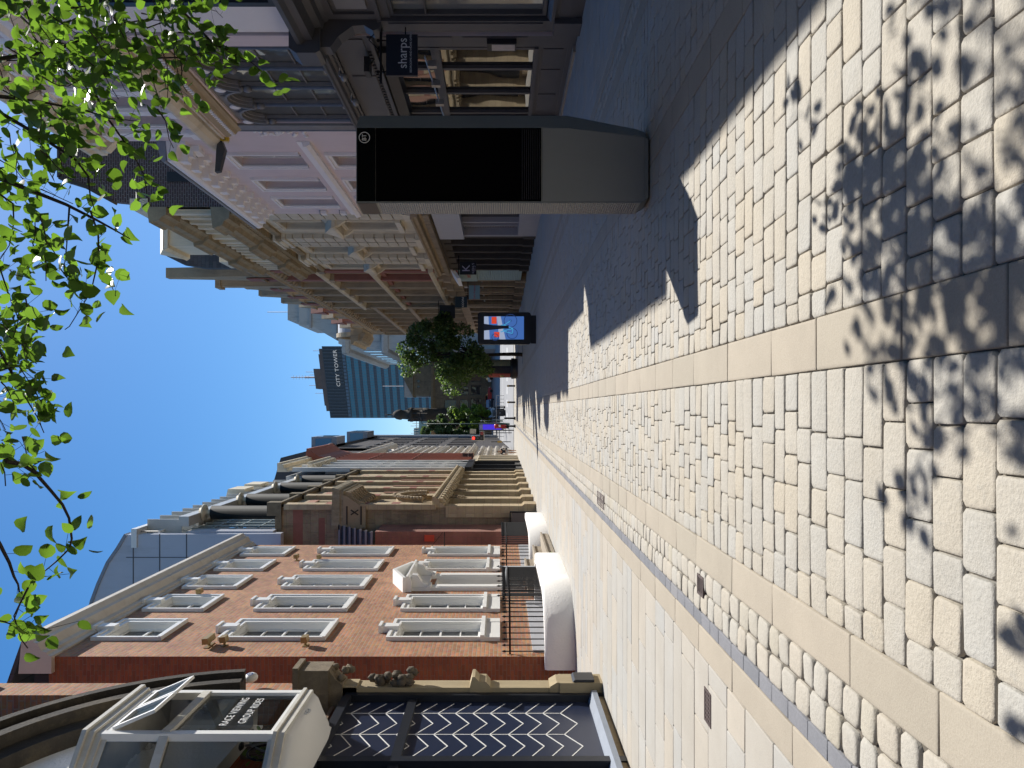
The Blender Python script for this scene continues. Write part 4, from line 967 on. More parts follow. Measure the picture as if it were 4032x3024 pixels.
b=MB(T_front(70)); z=ZZ(707,70); b.tube([(XV,0,z),(-3.6,0,z)],.05,6); b.tube([(XV,0,z-.5),(-3.6,0,z-.5)],.05,6); b.build('arm',M['iron'],t); b=MB(T_front(70)); b.blob((-3.45,0,z-.4),(.38,.18,.45),14); b.build('housing',M['charcoal'],t)
t=thing('dark_office_block','dark brick office block with a steep tiled roof, big dormers and blue windows','building',(XV,100,0))
dk=bricks('near_black_brick',(.045,.04,.04),(.03,.028,.03),(.06,.055,.055),.23,.08,.01,.3,.004)
simple_bay_front(t,T,88,122,6,0,21,((5,8),(9.5,12.5),(14,17)),dk,M['charcoal'],glassy('blue_office_glass',(.06,.13,.22),1.8,.05,0),ww=.5,rows=(.35,))
core(t,T,82,122,.31,12,0,23,dk)
b=MB(T); b.prof([(-.3,21),(.3,21),(-.6,24.5),(-9,27),(-9,21)],80,122); b.build('roof',plain('dark_roof_tile',(.055,.055,.06),.75,.15,3,.01,10),t)
for u,s in ((91,1),(112,1.2)):
    b=MB(T); b.box(u,u+5*s,-2,1.2,21.0,24.0); o=b.build('dormer',M['lead'],t); b=MB(T); b.box(u+.5,u+5*s-.5,1.2,1.23,21.6,23.5); b.build('pane',glassy('blue_office_glass',(.06,.13,.22)),o)
    b=MB(T_front(u)); b.box(-6,XV+1.0,.0,.03,21.6,23.5); b.build('pane',glassy('blue_office_glass',(.06,.13,.22)),o)
b=MB(T); b.box(121,124,-.6,.35,0,22); b.build('end_pier',M['lead'],t)
# hanging signs, left far
def hang_sign(label,x0,x1,ya,yb,Y,txt,tcol,mat,side,size,arm=True,tdy=0):
    X0,X1=sorted(((884-ya)/F*Y,(884-yb)/F*Y)); z1,z0=ZZ(x0,Y),ZZ(x1,Y)
    t=thing('hanging_sign',label,'sign',((X0+X1)/2,Y,z0)); b=MB(T_front(Y)); b.box(X0,X1,-.05,0,z0,z1); b.build('board',mat,t)
    if arm:
        b=MB(); xa=X0-.05 if side<0 else X1+.05; xe=(X1+.02) if side<0 else X0-.02
        xw=xa-(.25 if side<0 else -.25)
        b.tube([(xw,Y+.025,z1+.06),(xe,Y+.025,z1+.06)],.025,6)
        b.tube([(X0+.06,Y+.025,z1),(X0+.06,Y+.025,z1+.06)],.01,5); b.tube([(X1-.06,Y+.025,z1),(X1-.06,Y+.025,z1+.06)],.01,5); b.build('bracket',M['iron'],t)
    for i,(s,sz,dz) in enumerate(txt): text(T_front(Y),s,(X0+X1)/2,.002,(z0+z1)/2+dz,sz,tcol,t)
    return t,(X0,X1,z0,z1)
hang_sign('nearer black hanging sign with white capitals on the white glazed building',1000,1022,996,1010,54,[('Jones',.2,0)],M['white'],M['black'],-1,.2)
hang_sign('farther black hanging sign with small white lowercase lettering by the red building',1000,1022,979,991,60,[('patagonia',.1,0)],M['white'],M['black'],-1,.1)
# ================================================================ RIGHT: near black shopfront
XR=7.05; T=T_right(XR)
a=thing('corner_shop','black shopfront with heavy cornice and large dark upper windows nearest the camera','building',(XR,11,0))
bk_=M['charcoal']
w=MB(T); w.wall(2,14.25,5.1,9.9,[(3,7.6,5.35,9.2),(8.2,13.35,5.35,9.2)],.3); w.build('wall',M['pinktrim'],a)
core(a,T,2,14.2,.62,9,0,9.9,M['darkstone'])
for u,wd in ((5.3,4.6),(10.775,5.15)): window(a,T,u,5.35,9.2,wd,.2,.14,3,(.32,),M['black'],M['shopglass'],'upper_window',th=.2)
cornice(a,T,2,14.3,9.6,.7,.45,M['pinktrim'])
cornice(a,T,2,14.2,4.58,.55,.5,bk_,'shop_cornice')
f=MB(T); f.box(2,13.72,-.6,.0,0,.12); f.box(2,13.72,-.3,.02,.12,.5); f.prof([(-.3,.5),(.08,.5),(.08,.56),(.0,.63),(-.3,.63)],2,13.72)
for u0,u1 in ((8.3,10.7),(10.9,13.6)): f.box(u0,u1,.02,.035,.2,.42)
f.build('stall_riser',bk_,a)
for u,wd in ((9.4,2.3),(12.2,3.0),(5.0,5.6)): 
    window(a,T,u,.65,3.45,wd,.12,.07,1,(.77,),bk_,glassy('grey_display_glass',(.17,.18,.18),1.9,.05,0),'display_window',th=.10)
f=MB(T); f.box(2,13.72,-.12,.0,3.45,3.62); f.box(2,13.72,-.12,.05,3.62,3.7); f.box(2,13.72,-.12,.03,4.45,4.58); f.box(13.55,13.72,-.12,.03,3.7,4.45); f.box(2,13.72,-.12,-.02,3.7,4.45); f.build('fascia_frame',bk_,a)
f=MB(T); f.box(8.3,13.4,-.02,.012,3.82,4.36); f.build('fascia_panel',plain('fascia_grey',(.20,.20,.205),.35,.06,1),a)
f=MB(T); f.box(13.74,14.12,-.5,.05,0,3.7); f.box(13.70,14.16,-.5,.12,0,.5); f.box(13.80,14.06,.05,.07,.7,3.5)
f.box(13.74,14.12,-.5,.0,3.7,5.1)
sc_=[(0,3.62),(.16,3.66),(.20,3.78),(.10,3.95),(.12,4.15),(.3,4.4),(.5,4.55),(.5,4.72),(0,4.72)]; f.prof(sc_,13.78,14.08); f.prof([(0,4.72),(.6,4.72),(.64,4.8),(.64,5.15),(.55,5.28),(0,5.28)],13.70,14.22)
f.build('pilaster',bk_,a)
f=MB(T); f.box(14.12,14.45,-.6,-.42,0,5.0); f.build('recess',M['black'],a)

# ================================================================ RIGHT: arcaded shop
XR=7.0; T=T_right(XR)
s=thing('arcaded_shop','grey framed shopfront under a row of round arched iron windows and pink upper storeys','building',(XR,17,0))
core(s,T,14.3,19.9,.75,9,0,12.4,M['blacksoft'])
hol=[(14.7,18.62,5.0,7.85)]
ub=[15.05,16.15,17.25,18.35]; hol+=[(u-.36,u+.36,9.35,11.0) for u in ub]
w=MB(T); w.wall(14.28,19.9,4.9,11.5,hol,.3); w.build('wall',M['pink'],s)
w=MB(T_front(14.29)); w.quad((7,0,0),(9,0,0),(9,0,12),(7,0,12)); w.build('side_wall',M['pink'],s)
for u in ub: 
    window(s,T,u,9.35,11.0,.72,.26,.05,1,(.5,),M['white'])
    surround(s,T,u,9.35,11.0,.72,.1,.05,M['pinktrim'])
f=MB(T)
for u in [14.5]+[(p+q)/2 for p,q in zip(ub,ub[1:])]+[19.2]: pilaster(f,u,.26,8.95,11.4,.10)
f.build('pilaster',M['pinktrim'],s)
cornice(s,T,14.25,19.92,11.4,.68,.45,M['creamtrim'],mod=.5)
f=MB(T); f.prof([(-.02,7.9),(.06,7.9),(.1,8.0),(.16,8.04),(.22,8.2),(.24,8.28),(-.02,8.3)],14.7,18.95); f.build('arcade_cornice',plain('ochre_roll_moulding',(.40,.31,.19),.7,.15,3),s)
dentils(s,T,14.7,18.95,8.06,.12,.10,.20,.10,M['pinktrim'])
f=MB(T); f.prof([(-.02,8.68),(.10,8.68),(.2,8.78),(.26,8.9),(.26,8.96),(-.02,9.0)],14.28,19.9); f.prof([(-.02,8.56),(.06,8.56),(.06,8.62),(-.02,8.62)],14.28,19.9); f.build('string_course',M['creamtrim'],s)
ir=plain('grey_iron_arcade',(.22,.21,.20),.55,.2,5,.003,40)
cols=[14.86,15.78,16.72,17.66,18.58]
for i,(p,q) in enumerate(zip(cols,cols[1:])):
    c=(p+q)/2; R=(q-p)/2-.06; f=MB(T); f.arch(c,7.18,R-.03,-.16,-.02,.05,16); f.arch(c,7.18,R+.02,-.16,.05,.05,16); f.arch(c,7.18,R-.08,-.16,-.08,.04,16)
    # spandrel infill above the arch
    pts=[(p,7.85)]+[(c+(R+.06)*math.cos(math.pi*(1-k/16)),7.18+(R+.06)*math.sin(math.pi*(1-k/16))) for k in range(17)]+[(q,7.85)]
    pts[0]=(p,7.85); 
    f.poly([(p,7.18)]+pts[1:9]+[(c,7.86),(p,7.86)],-.14,-.06); f.poly([(c,7.86)]+pts[9:18]+[(q,7.18),(q,7.86)],-.14,-.06)
    for zz in (5.7,6.4): f.box(p+.05,q-.05,-.15,-.12,zz-.012,zz+.012)
    f.build('arch_frame',ir,s)
    g=MB(T); g.quad((p,-.17,5.0),(q,-.17,5.0),(q,-.17,7.85),(p,-.17,7.85)); g.build('pane',glassy('arcade_glass',(.12,.125,.12),2.4,.03,.0006,.9),s)
    m=MB(T); m.blob((q,.0,7.62),(.12,.03,.13),10); m.build('medallion',M['pinktrim'],s)
for c in cols:
    f=MB(T); f.tube([(c,-.06,5.0),(c,-.06,7.0)],.045,8); f.box(c-.06,c+.06,-.16,-.08,5.0,7.8); f.blob((c,-.03,7.02),(.085,.09,.10),8,.15); f.blob((c,-.03,7.16),(.07,.08,.06),8,.15); f.box(c-.07,c+.07,-.12,.02,5.0,5.12)
    f.build('iron_column',ir,s)
f=MB(T); f.box(18.64,18.95,-.1,.06,4.9,7.9); f.tube([(18.98,.03,4.9),(18.98,.03,8.0)],.05,8); f.build('grey_pier',ir,s)
f=MB(T)
for k in range(24): f.blob((19.3+random.uniform(-.18,.18),.02,7.0+random.uniform(-.6,.7)),(.06,.04,.06),6,.2)
f.build('plaster_ornament',M['pinktrim'],s)
cornice(s,T,14.3,18.9,4.72,.26,.22,bk_,'shop_cornice')
f=MB(T); f.box(14.3,18.9,-.7,-.05,3.98,4.72); f.box(14.5,16.0,-.05,-.03,4.1,4.6); f.box(16.1,18.7,-.05,-.03,4.1,4.6); f.box(14.3,18.9,-.2,.04,3.9,3.98); f.build('fascia',bk_,s)
f=MB(T)
for k in range(26): u=15.0+k*.145; f.box(u,u+.06,-.05,-.022,4.02,4.08)
f.build('vent_slots',M['black'],s)
f=MB(T); f.prof([(-.3,3.55),(.0,3.62),(.02,3.86),(-.3,3.92)],14.95,18.6); f.build('awning_box',M['black'],s)
f=MB(T); f.box(14.5,14.98,-.4,-.12,0,3.9); f.box(14.56,14.92,-.12,-.105,.95,2.2); f.box(14.56,14.92,-.12,-.105,2.4,3.7); f.box(18.5,18.9,-.4,-.05,0,3.9); f.box(14.98,18.5,-.4,-.12,.0,.14); f.box(14.98,18.5,-.3,-.14,.14,.72); f.box(14.98,18.5,-.3,-.08,.72,.8)
for p,q in ((15.08,15.8),(16.0,17.0),(17.25,18.1)): f.box(p,q,-.14,-.125,.22,.62)
f.box(14.98,18.5,-.3,-.1,2.68,2.86)
for c in (15.03,15.94,17.16,18.3): f.box(c-.045,c+.045,-.3,-.11,.8,3.6)
f.build('shop_frame',bk_,s)
for p,q in ((15.07,15.9),(15.98,17.12),(17.2,18.26)):
    for z0,z1 in ((.8,2.68),(2.86,3.6)):
        g=MB(T); g.quad((p,-.18,z0),(q,-.18,z0),(q,-.18,z1),(p,-.18,z1)); g.build('pane',M['shopglass'],s)
f=MB(T); f.box(14.9,18.6,-.30,.02,0,.05); f.build('door_step',M['worn'] if 'worn' in M else stm,s)
# grey frame around small notice
f=MB(T); z0,z1=ZZ(1112,14.75),ZZ(1058,14.75); f.box(14.60,14.9,-.1,.0,z0-.03,z1+.05); o=f.build('notice_frame',M['black'],s); f=MB(T); f.box(14.63,14.87,.0,.004,z0,z1-.04); f.build('notice',plain('notice_paper',(.55,.47,.40),.6,.25,6),o)
for i,(y,x) in enumerate(((165,733),(219,759))):
    Y=YX(y,6.8); z=ZZ(x,Y); t=thing('glass_lamp',['clear glass globe lamp over the middle of the grey fascia','clear glass globe lamp over the far end of the grey fascia'][i],'lamp',(6.75,Y,z))
    b=MB(); b.tube([(7.0,Y,z),(6.82,Y,z),(6.78,Y,z-.05)],.02,6); b.build('arm',M['steel'],t); b=MB(); b.blob((6.78,Y,z-.10),(.09,.09,.07),10); b.build('globe',glassy('lamp_glass',(.25,.24,.22),1.6,.05,0),t)
t=thing('security_camera','black security spotlight under the grey fascia beside the hanging sign','camera',(6.9,15.1,3.9))
b=MB(T); b.box(15.0,15.3,.05,.35,4.05,4.16); b.build('housing',M['black'],t); b=MB(T); b.tube([(15.15,0,3.95),(15.15,.15,4.05)],.02,6); b.build('arm',M['black'],t)
# sharps hanging sign
Y=13.9; X0,X1=(884-163)/F*Y,(884-74)/F*Y; z1,z0=ZZ(834,Y),ZZ(902,Y)
t=thing('hanging_sign','dark navy hanging sign with silver lowercase lettering on an iron bracket over the grey shopfront','sign',((X0+X1)/2,Y,z0))
b=MB(T_front(Y)); b.box(X0,X1,-.06,0,z0,z1); b.build('board',plain('navy_sign',(.014,.02,.035),.35,.05),t)
b=MB(); b.tube([(7.05,Y+.03,z1+.10),(X0-.12,Y+.03,z1+.10)],.022,8); b.tube([(7.0,Y+.03,z1+.10),(6.75,Y+.03,z1+.32),(6.55,Y+.03,z1+.12)],.01,5); b.tube([(7.0,Y+.03,z1-.35),(X1,Y+.03,z1-.35)],.012,5)
for x in (X0+.08,X1-.1): b.tube([(x,Y+.03,z1),(x,Y+.03,z1+.1)],.012,5); b.blob((x,Y+.03,z1+.15),(.035,.035,.035),6)
b.build('bracket',M['iron'],t)
ct=plain('silver_lettering',(.62,.64,.66),.4,0)
text(T_front(Y),'sharps',(X0+X1)/2+.03,.002,(z0+z1)/2-.02,.235,ct,t,sx=.92)
text(T_front(Y),'BEDROOMS AND HOME OFFICE',(X0+X1)/2+.05,.002,(z0+z1)/2-.165,.052,ct,t,ext=.001)
# small pipe arm with brackets below sign
t=thing('awning_arm','thin steel awning arm with fixings across the grey shop window','awning arm',(6.9,15,2.8))
b=MB(T); b.tube([(14.9,.10,2.95),(18.2,.12,2.78)],.018,6); b.build('tube',M['steel'],t)
b=MB(T); 
for u in (15.2,16.1,17.1): b.box(u-.06,u+.06,.06,.18,2.74,2.92)
b.build('clip',M['steel'],t)
# floodlight on arm
Y=19.6; z=ZZ(475,Y)
t=thing('street_floodlight','dark flat floodlight on a yellow numbered bracket fixed to the pink pier','floodlight',(6.95,Y,z))
b=MB(T_front(Y)); b.poly([((884-306)/F*Y,ZZ(480,Y)),((884-306)/F*Y,ZZ(470,Y)),((884-322)/F*Y,ZZ(467,Y)),((884-371)/F*Y,ZZ(464,Y)),((884-369)/F*Y,ZZ(474,Y)),((884-322)/F*Y,ZZ(486,Y))],-.16,0); b.build('housing',plain('olive_grey_metal',(.06,.06,.055),.5,.1),t)
b=MB(T_front(Y)); xx0,xx1=(884-304)/F*Y,(884-295)/F*Y; b.box(min(xx0,xx1),max(xx0,xx1),-.06,.01,ZZ(494,Y),ZZ(476,Y)); b.build('number_plate',plain('yellow_plate',(.62,.42,.02),.5,.05),t)
text(T_front(Y),'07',(xx0+xx1)/2,.012,ZZ(485,Y),.09,M['black'],t,rot=0)
b=MB(T_front(Y)); b.tube([(7.0,-.03,ZZ(480,Y)),((884-306)/F*Y,-.03,ZZ(476,Y))],.03,6); b.build('arm',M['black'],t)

# ================================================================ RIGHT: pink stucco building
T=T_right(7.0)
p_=thing('pink_stucco_building','plain pink stucco building with bracketed cornice and three tall white sash windows','building',(7,23.5,0))
PY=[21.35,23.6,25.6]
hl=[(u-.45,u+.45,6.98,8.85) for u in PY]+[(u-.45,u+.45,4.3,6.1) for u in PY]
w=MB(T); w.wall(19.9,27.3,3.4,9.9,hl,.28); w.build('wall',M['pink'],p_)
core(p_,T,19.9,27.3,.6,8,0,10.0,M['blacksoft'])
for z0,z1 in ((6.98,8.85),(4.3,6.1)):
    for u in PY: window(p_,T,u,z0,z1,.9,.24,.05,1,(.5,),M['white']); surround(p_,T,u,z0,z1,.9,.14,.06,M['pinktrim'])
f=MB(T); f.prof([(-.02,6.45),(.09,6.45),(.14,6.55),(.14,6.62),(-.02,6.66)],19.9,27.3); f.box(19.9,27.3,-.01,.03,6.66,6.8); f.build('string_course',M['pinktrim'],p_)
f=MB(T); f.prof([(-.02,9.7),(.08,9.7),(.1,9.9),(.48,9.98),(.52,10.06),(.52,10.16),(-.02,10.2)],19.88,27.3)
n=10
for k in range(n): 
    c=20.3+k*.72; f.box(c-.13,c+.13,0,.44,9.74,9.99); f.box(c-.10,c+.10,0,.30,9.62,9.74); f.box(c-.10,c+.10,0,.16,9.46,9.62)
f.build('cornice',M['pinktrim'],p_)
f=MB(T); f.prof([(-3,10.2),(.54,10.2),(.56,10.26),(.5,10.33),(-3,11.2)],19.88,27.28); f.build('roof',M['lead'],p_)
f=MB(T); f.wall(19.9,27.3,0,3.4,[(20.2,23.2,.5,2.9),(23.8,26.9,.5,2.9)],.3); f.build('shopfront',M['charcoal'],p_)
f=MB(T); f.box(20.2,23.2,-.31,-.2,.5,2.9); f.box(23.8,26.9,-.31,-.2,.5,2.9); f.build('pane',M['shopglass'],p_)
for i,(y,x,l_) in enumerate(((325,430,'small grey junction box high on the pink wall beside the yellow numbered bracket'),(456,700,'small junction box low at the far edge of the pink wall'),(456,742,'lowest small junction box at the far edge of the pink wall'))):
    Y=YX(y,7.0); z=ZZ(x,Y); t=thing('junction_box',l_,'junction box',(6.95,Y,z)); b=MB(T); b.box(Y-.14,Y+.14,.01,.12,z-.10,z+.10); b.build('casing',M['pinktrim'],t); b=MB(T); b.prof([(0,z+.10),(.15,z+.10),(.15,z+.115),(0,z+.13)],Y-.16,Y+.16); b.build('lid',M['lead'],t)

# ================================================================ RIGHT: cream ornate building
XC=7.25; T=T_right(XC)
c_=thing('cream_ornate_building','cream stone building with rusticated pilasters, pedimented windows and a heavy weathered double cornice','building',(XC,33,0))
cr=M['cream']; ct_=M['creamtrim']
wb=[(28.55,30.95),(33.25,35.15),(37.35,38.95)]
hl=[]
for p,q in wb:
    m_=(p+q)/2; hl+=[(m_-.6,m_+.6,5.5,7.5),(m_-.6,m_+.6,8.3,10.0)]
    n=3
    for k in range(n): hl.append((p+(q-p)*(k+.5)/n-.22,p+(q-p)*(k+.5)/n+.22,12.25,13.3))
w=MB(T); w.wall(27.3,39.3,4.6,14.3,hl,.35); w.build('wall',cr,c_)
core(c_,T,27.5,39.3,.6,9,0,14.6,M['blacksoft'])
for p,q in wb:
    m_=(p+q)/2
    for z0,z1 in ((5.5,7.5),(8.3,10.0)):
        window(c_,T,m_,z0,z1,1.2,.28,.06,2,(.5,),M['white']); surround(c_,T,m_,z0,z1,1.2,.12,.08,ct_)
    f=MB(T); f.prof([(0,7.72),(.35,7.72),(.4,7.8),(.4,7.86),(0,7.86)],m_-.95,m_+.95); f.poly([(m_-.95,7.86),(m_+.95,7.86),(m_,8.3)],0,.38)
    for s_ in (-1,1): f.prof([(0,7.35),(.1,7.35),(.28,7.6),(.32,7.72),(0,7.72)],m_+s_*.78-.1,m_+s_*.78+.1)
    f.box(m_-.85,m_+.85,-.01,.18,5.28,5.48); f.build('window_pediment',M['creamtrim'],c_)
    for k in range(3): window(c_,T,p+(q-p)*(k+.5)/3,12.25,13.3,.44,.3,.05,1,(),M['white'])
f=MB(T)
for a0,a1 in ((27.35,28.35),(31.45,32.15),(32.3,33.0),(35.45,36.15),(36.3,37.0)): rustic(f,(a0+a1)/2,a1-a0,5.0,10.35,.20,.42,.05)
f.build('rusticated_pilaster',cr,c_)
f=MB(T)
for a0,a1 in ((27.35,28.35),(31.4,33.05),(35.4,37.05)): 
    f.box(a0,a1,0,.26,10.35,10.5); f.blob(((a0+a1)/2,.2,10.62),((a1-a0)/2.1,.14,.14),10,.1); f.box(a0-.04,a1+.04,0,.32,10.72,10.84); f.box(a0,a1,0,.28,4.6,5.0)
    for k in range(2 if a1-a0>1.2 else 1): u=a0+(a1-a0)*(k+.5)/(2 if a1-a0>1.2 else 1); f.box(u-.14,u+.14,0,.14,11.9,13.45)
f.build('capital',ct_,c_)
f=MB(T); 
for p,q in wb:
    for k in range(4): u=p+(q-p)*k/3; f.box(u-.09,u+.09,0,.12,12.0,13.4)
f.build('attic_pilaster',ct_,c_)
mold=plain('mossy_cornice_stone',(.34,.27,.17),.9,.35,2.5,.01,20,stain=((.12,.10,.06),.6))
f=MB(T); 
for a0,a1,e in ((27.3,28.5,.14),(28.5,31.3,0),(31.3,33.15,.14),(33.15,35.3,0),(35.3,37.15,.14),(37.15,39.3,0)):
    f.prof([(0,11.15),(.28+e,11.2),(.34+e,11.36),(.52+e,11.44),(.56+e,11.62),(.62+e,11.7),(.62+e,11.78),(0,11.86)],a0,a1)
    f.prof([(0,13.45),(.12+e,13.45),(.2+e,13.6),(.34+e,13.7),(.36+e,13.92),(.42+e,14.0),(.42+e,14.06),(0,14.14)],a0,a1)
    f.prof([(0,10.5),(.1+e,10.5),(.14+e,10.6),(.14+e,10.7),(0,10.74)],a0,a1)
f.build('cornice',mold,c_)
dentils(c_,T,27.3,39.3,10.95,.2,.0,.26,.28,plain('ochre_shade_stone',(.38,.28,.15),.8,.2,3),'dentils')
f=MB(T); 
for a0,a1 in ((33.2,35.3),):
    f.box(a0,a1,-1.2,.1,14.1,16.0); f.prof([(-1.2,15.9),(.25,15.9),(.35,16.05),(-1.2,16.1)],a0-.15,a1+.15); f.poly([(a0-.15,16.1),(a1+.15,16.1),((a0+a1)/2,16.75)],-1.2,.3)
f.box(37.5,39.2,-1.2,0,14.1,15.3)
for z in (14.3,): f.box(27.3,39.3,-.3,.05,14.1,14.75)
f.build('dormer',ct_,c_)
f=MB(T_front(27.32)); Xs=XC; f.poly([(Xs,4.6),(12,4.6),(12,17.2),(8.3,17.2),(8.05,16.4),(7.45,15.3),(7.34,14.2),(Xs,14.2)],-.3,0); f.build('side_wall',M['darkbrick'],c_,'sooty dark brick party wall rising above the pink roof')
f=MB(T_front(27.3)); seg(f,8.3,17.26,8.05,16.46,.12,-.35,.06); seg(f,8.05,16.46,7.45,15.36,.12,-.35,.06); f.box(8.3,12,-.35,.06,17.2,17.32); f.build('coping',M['darkstone'],c_)
f=MB(T_front(27.29)); f.box(8.15,8.5,0,.02,11.6,13.4); f.build('bricked_patch',M['blacksoft'],c_)
cornice(c_,T,27.3,39.3,4.25,.45,.45,M['sand'],'shop_cornice'); dentils(c_,T,27.3,39.3,4.05,.22,0,.35,.22,M['sand'],'shop_dentils')
f=MB(T); f.box(27.35,31.4,-.1,.25,2.95,3.95); f.build('shop_fascia',plain('pale_grey_fascia',(.42,.42,.44),.5,.06),c_)
f=MB(T); f.box(27.35,27.55,-.3,.1,0,2.95); f.box(29.3,29.45,-.3,.05,0,2.95); f.box(29.45,31.35,-.3,-.2,.9,2.95); f.box(31.2,31.45,-.3,.12,0,3.95); f.box(27.55,31.2,-.3,.15,0,.75); f.box(30.1,30.2,-.3,0,.75,2.95)
f.build('shop_frame',plain('grey_white_joinery',(.33,.33,.36),.5,.08),c_)
f=MB(T); f.box(27.55,29.3,-.31,-.15,.75,2.95); f.build('pane',M['shopglass'],c_)
f=MB(T); 
for k in range(30): z=.9+k*.068; f.box(29.5,31.15,-.2,-.185,z,z+.04)
f.build('slatted_shutter',M['charcoal'],c_)
f=MB(T)
for u in (31.7,33.2,34.7,36.2,37.7,39.1): f.box(u-.14,u+.14,-.3,.10,0,3.9); f.box(u-.18,u+.18,-.3,.14,0,.5)
f.box(31.45,39.3,-.3,.05,3.6,4.05); f.build('shop_pier',M['darkstone'],c_)
f=MB(T); f.box(31.5,39.2,-.5,-.3,0,3.6); f.build('pane',glassy('black_shop_glass',(.006,.006,.007),1.45,.1,0),c_)

# ================================================================ RIGHT: brown gabled building
XG=7.45; T=T_right(XG)
g_=thing('brown_gabled_building','brown and red sandstone building with tall piers, steep gables and a slate roof','building',(XG,46,0))
hl=[]; gu=[40.9,43.6,46.4,49.2,52.2]
for u in gu: hl+=[(u-.7,u+.7,5.2,7.4),(u-.7,u+.7,8.4,10.4),(u-.6,u+.6,11.2,12.6)]
w=MB(T); w.wall(39.3,54,4.4,13.6,hl,.35); w.build('wall',M['brownstone'],g_)
core(g_,T,39.3,54,.6,9,0,13.8,M['blacksoft'])
for u in gu:
    for z0,z1,ww in ((5.2,7.4,1.4),(8.4,10.4,1.4),(11.2,12.6,1.2)): window(g_,T,u,z0,z1,ww,.28,.07,3,(.6,),M['creamtrim'])
f=MB(T)
for k,u in enumerate((39.6,42.2,45.0,47.8,50.7,53.7)):
    f.box(u-.26,u+.26,0,.30,4.4,14.4); f.box(u-.3,u+.3,0,.42,4.2,4.6); f.box(u-.3,u+.3,0,.38,10.6,10.9); f.prof([(0,14.4),(.42,14.4),(.3,14.7),(0,14.9)],u-.32,u+.32)
f.build('pier',M['brownstone'],g_)
f=MB(T)
for k,u in enumerate((39.6,42.2)): f.box(u-.27,u+.27,-.01,.33,4.9,14.2)
for z in (7.7,): f.box(39.3,54,0,.16,z,z+.25)
f.build('red_stone_band',M['sandred'],g_)
cornice(g_,T,39.3,54,13.1,.5,.45,M['sand'],mod=.6)
f=MB(T)
for z in (4.9,8.0,10.8): f.prof([(0,z),(.35,z+.05),(.42,z+.2),(.42,z+.28),(0,z+.34)],39.3,54)
f.build('string_course',M['cream'],g_)
f=MB(T); f.prof([(-3.5,18.8),(-3.2,19.0),(.1,13.7),(-6,13.7)],40.4,54); f.build('roof',M['slate'],g_)
f=MB(T_front(39.6)); f.poly([(XG-.1,13.6),(XG+5.5,13.6),(XG+5.5,18.6),(XG+.5,18.8),(XG+.1,18.0),(XG-.1,16.8)],-.5,0); f.build('gable_end',M['slate'],g_)
for u0,u1,zb_,zt_ in ((41.3,43.2,14.2,19.9),(44.6,47.2,14.0,16.8),(47.6,50.2,13.8,16.9),(50.9,53.4,13.8,16.4)):
    c=(u0+u1)/2; f=MB(T); f.poly([(u0,zb_-.7),(u1,zb_-.7),(u1-.2,zb_+.8),(c+.25,zt_-.2),(c+.25,zt_),(c-.25,zt_),(c-.25,zt_-.2),(u0+.2,zb_+.8)],-.35,.2); f.build('gable',M['brownstone'],g_)
    f=MB(T); f.box(c-.45,c+.45,.25,.30,zb_-.2,zb_+1.2); f.build('gable_window',M['sandred'],g_)
f=MB(T); f.box(44.0,44.6,-.8,.35,13,17.6); f.box(43.9,44.7,-.9,.45,17.6,17.9); f.build('chimney',M['brownstone'],g_)
f=MB(T); f.box(39.3,54,-.3,.1,3.7,4.4); 
for u in (43.5,45.4,47.8,48.6,51.0,53.6): f.box(u-.2,u+.2,-.3,.12,0,3.7); f.box(u-.26,u+.26,-.3,.2,0,.6)
f.build('shop_pier',M['bankstone'],g_)
def shut():
    m,nt,b=newmat('pale_green_shutter'); p=pos(nt); w_=N(nt,'ShaderNodeTexWave',bands_direction='Z'); w_.inputs['Scale'].default_value=3.2; L(nt,p,w_.inputs[0]); b.inputs['Base Color'].default_value=(.30,.40,.38,1); b.inputs['Roughness'].default_value=.45; bump(nt,b,w_.outputs[1],.03); return m
f=MB(T); f.box(39.45,43.2,.0,.14,.3,2.75); f.build('roller_shutter',shut(),g_)
f=MB(T); f.box(39.45,43.2,.0,.20,2.75,3.7); f.build('shop_sign_panel',plain('pale_green_fascia',(.33,.43,.42),.5,.05),g_)
text(T,'cowshed',41.3,.205,3.2,.42,plain('pink_script',(.45,.16,.14),.5,0),g_,dirn=-1)
for p,q in ((43.75,45.15),(45.65,47.55),(48.85,50.75),(51.25,53.35)):
    f=MB(T); f.box(p,q,-.2,-.1,.4,3.5); o=f.build('shop_window',M['shopglass'],g_); f=MB(T); f.box((p+q)/2-.04,(p+q)/2+.04,-.1,-.05,.4,3.5); f.box(p,q,-.1,-.05,2.5,2.6); f.build('bars',M['charcoal'],o)
f=MB(T)
for k in range(8): 
    z=3.55+.09*k if k<4 else 3.55+.09*(7-k); u=40.0+k*.28; f.poly([(u,z),(u+.16,z),(u+.30,z+.22),(u+.14,z+.22)],.10,.14)
f.build('awning_stripe',plain('red_awning',(.55,.05,.04),.6,.05),g_)
f=MB(T); f.prof([(0,3.95),(.6,3.55),(.6,3.75),(0,4.15)],39.8,42.4); f.build('awning',M['whitewash'],g_)

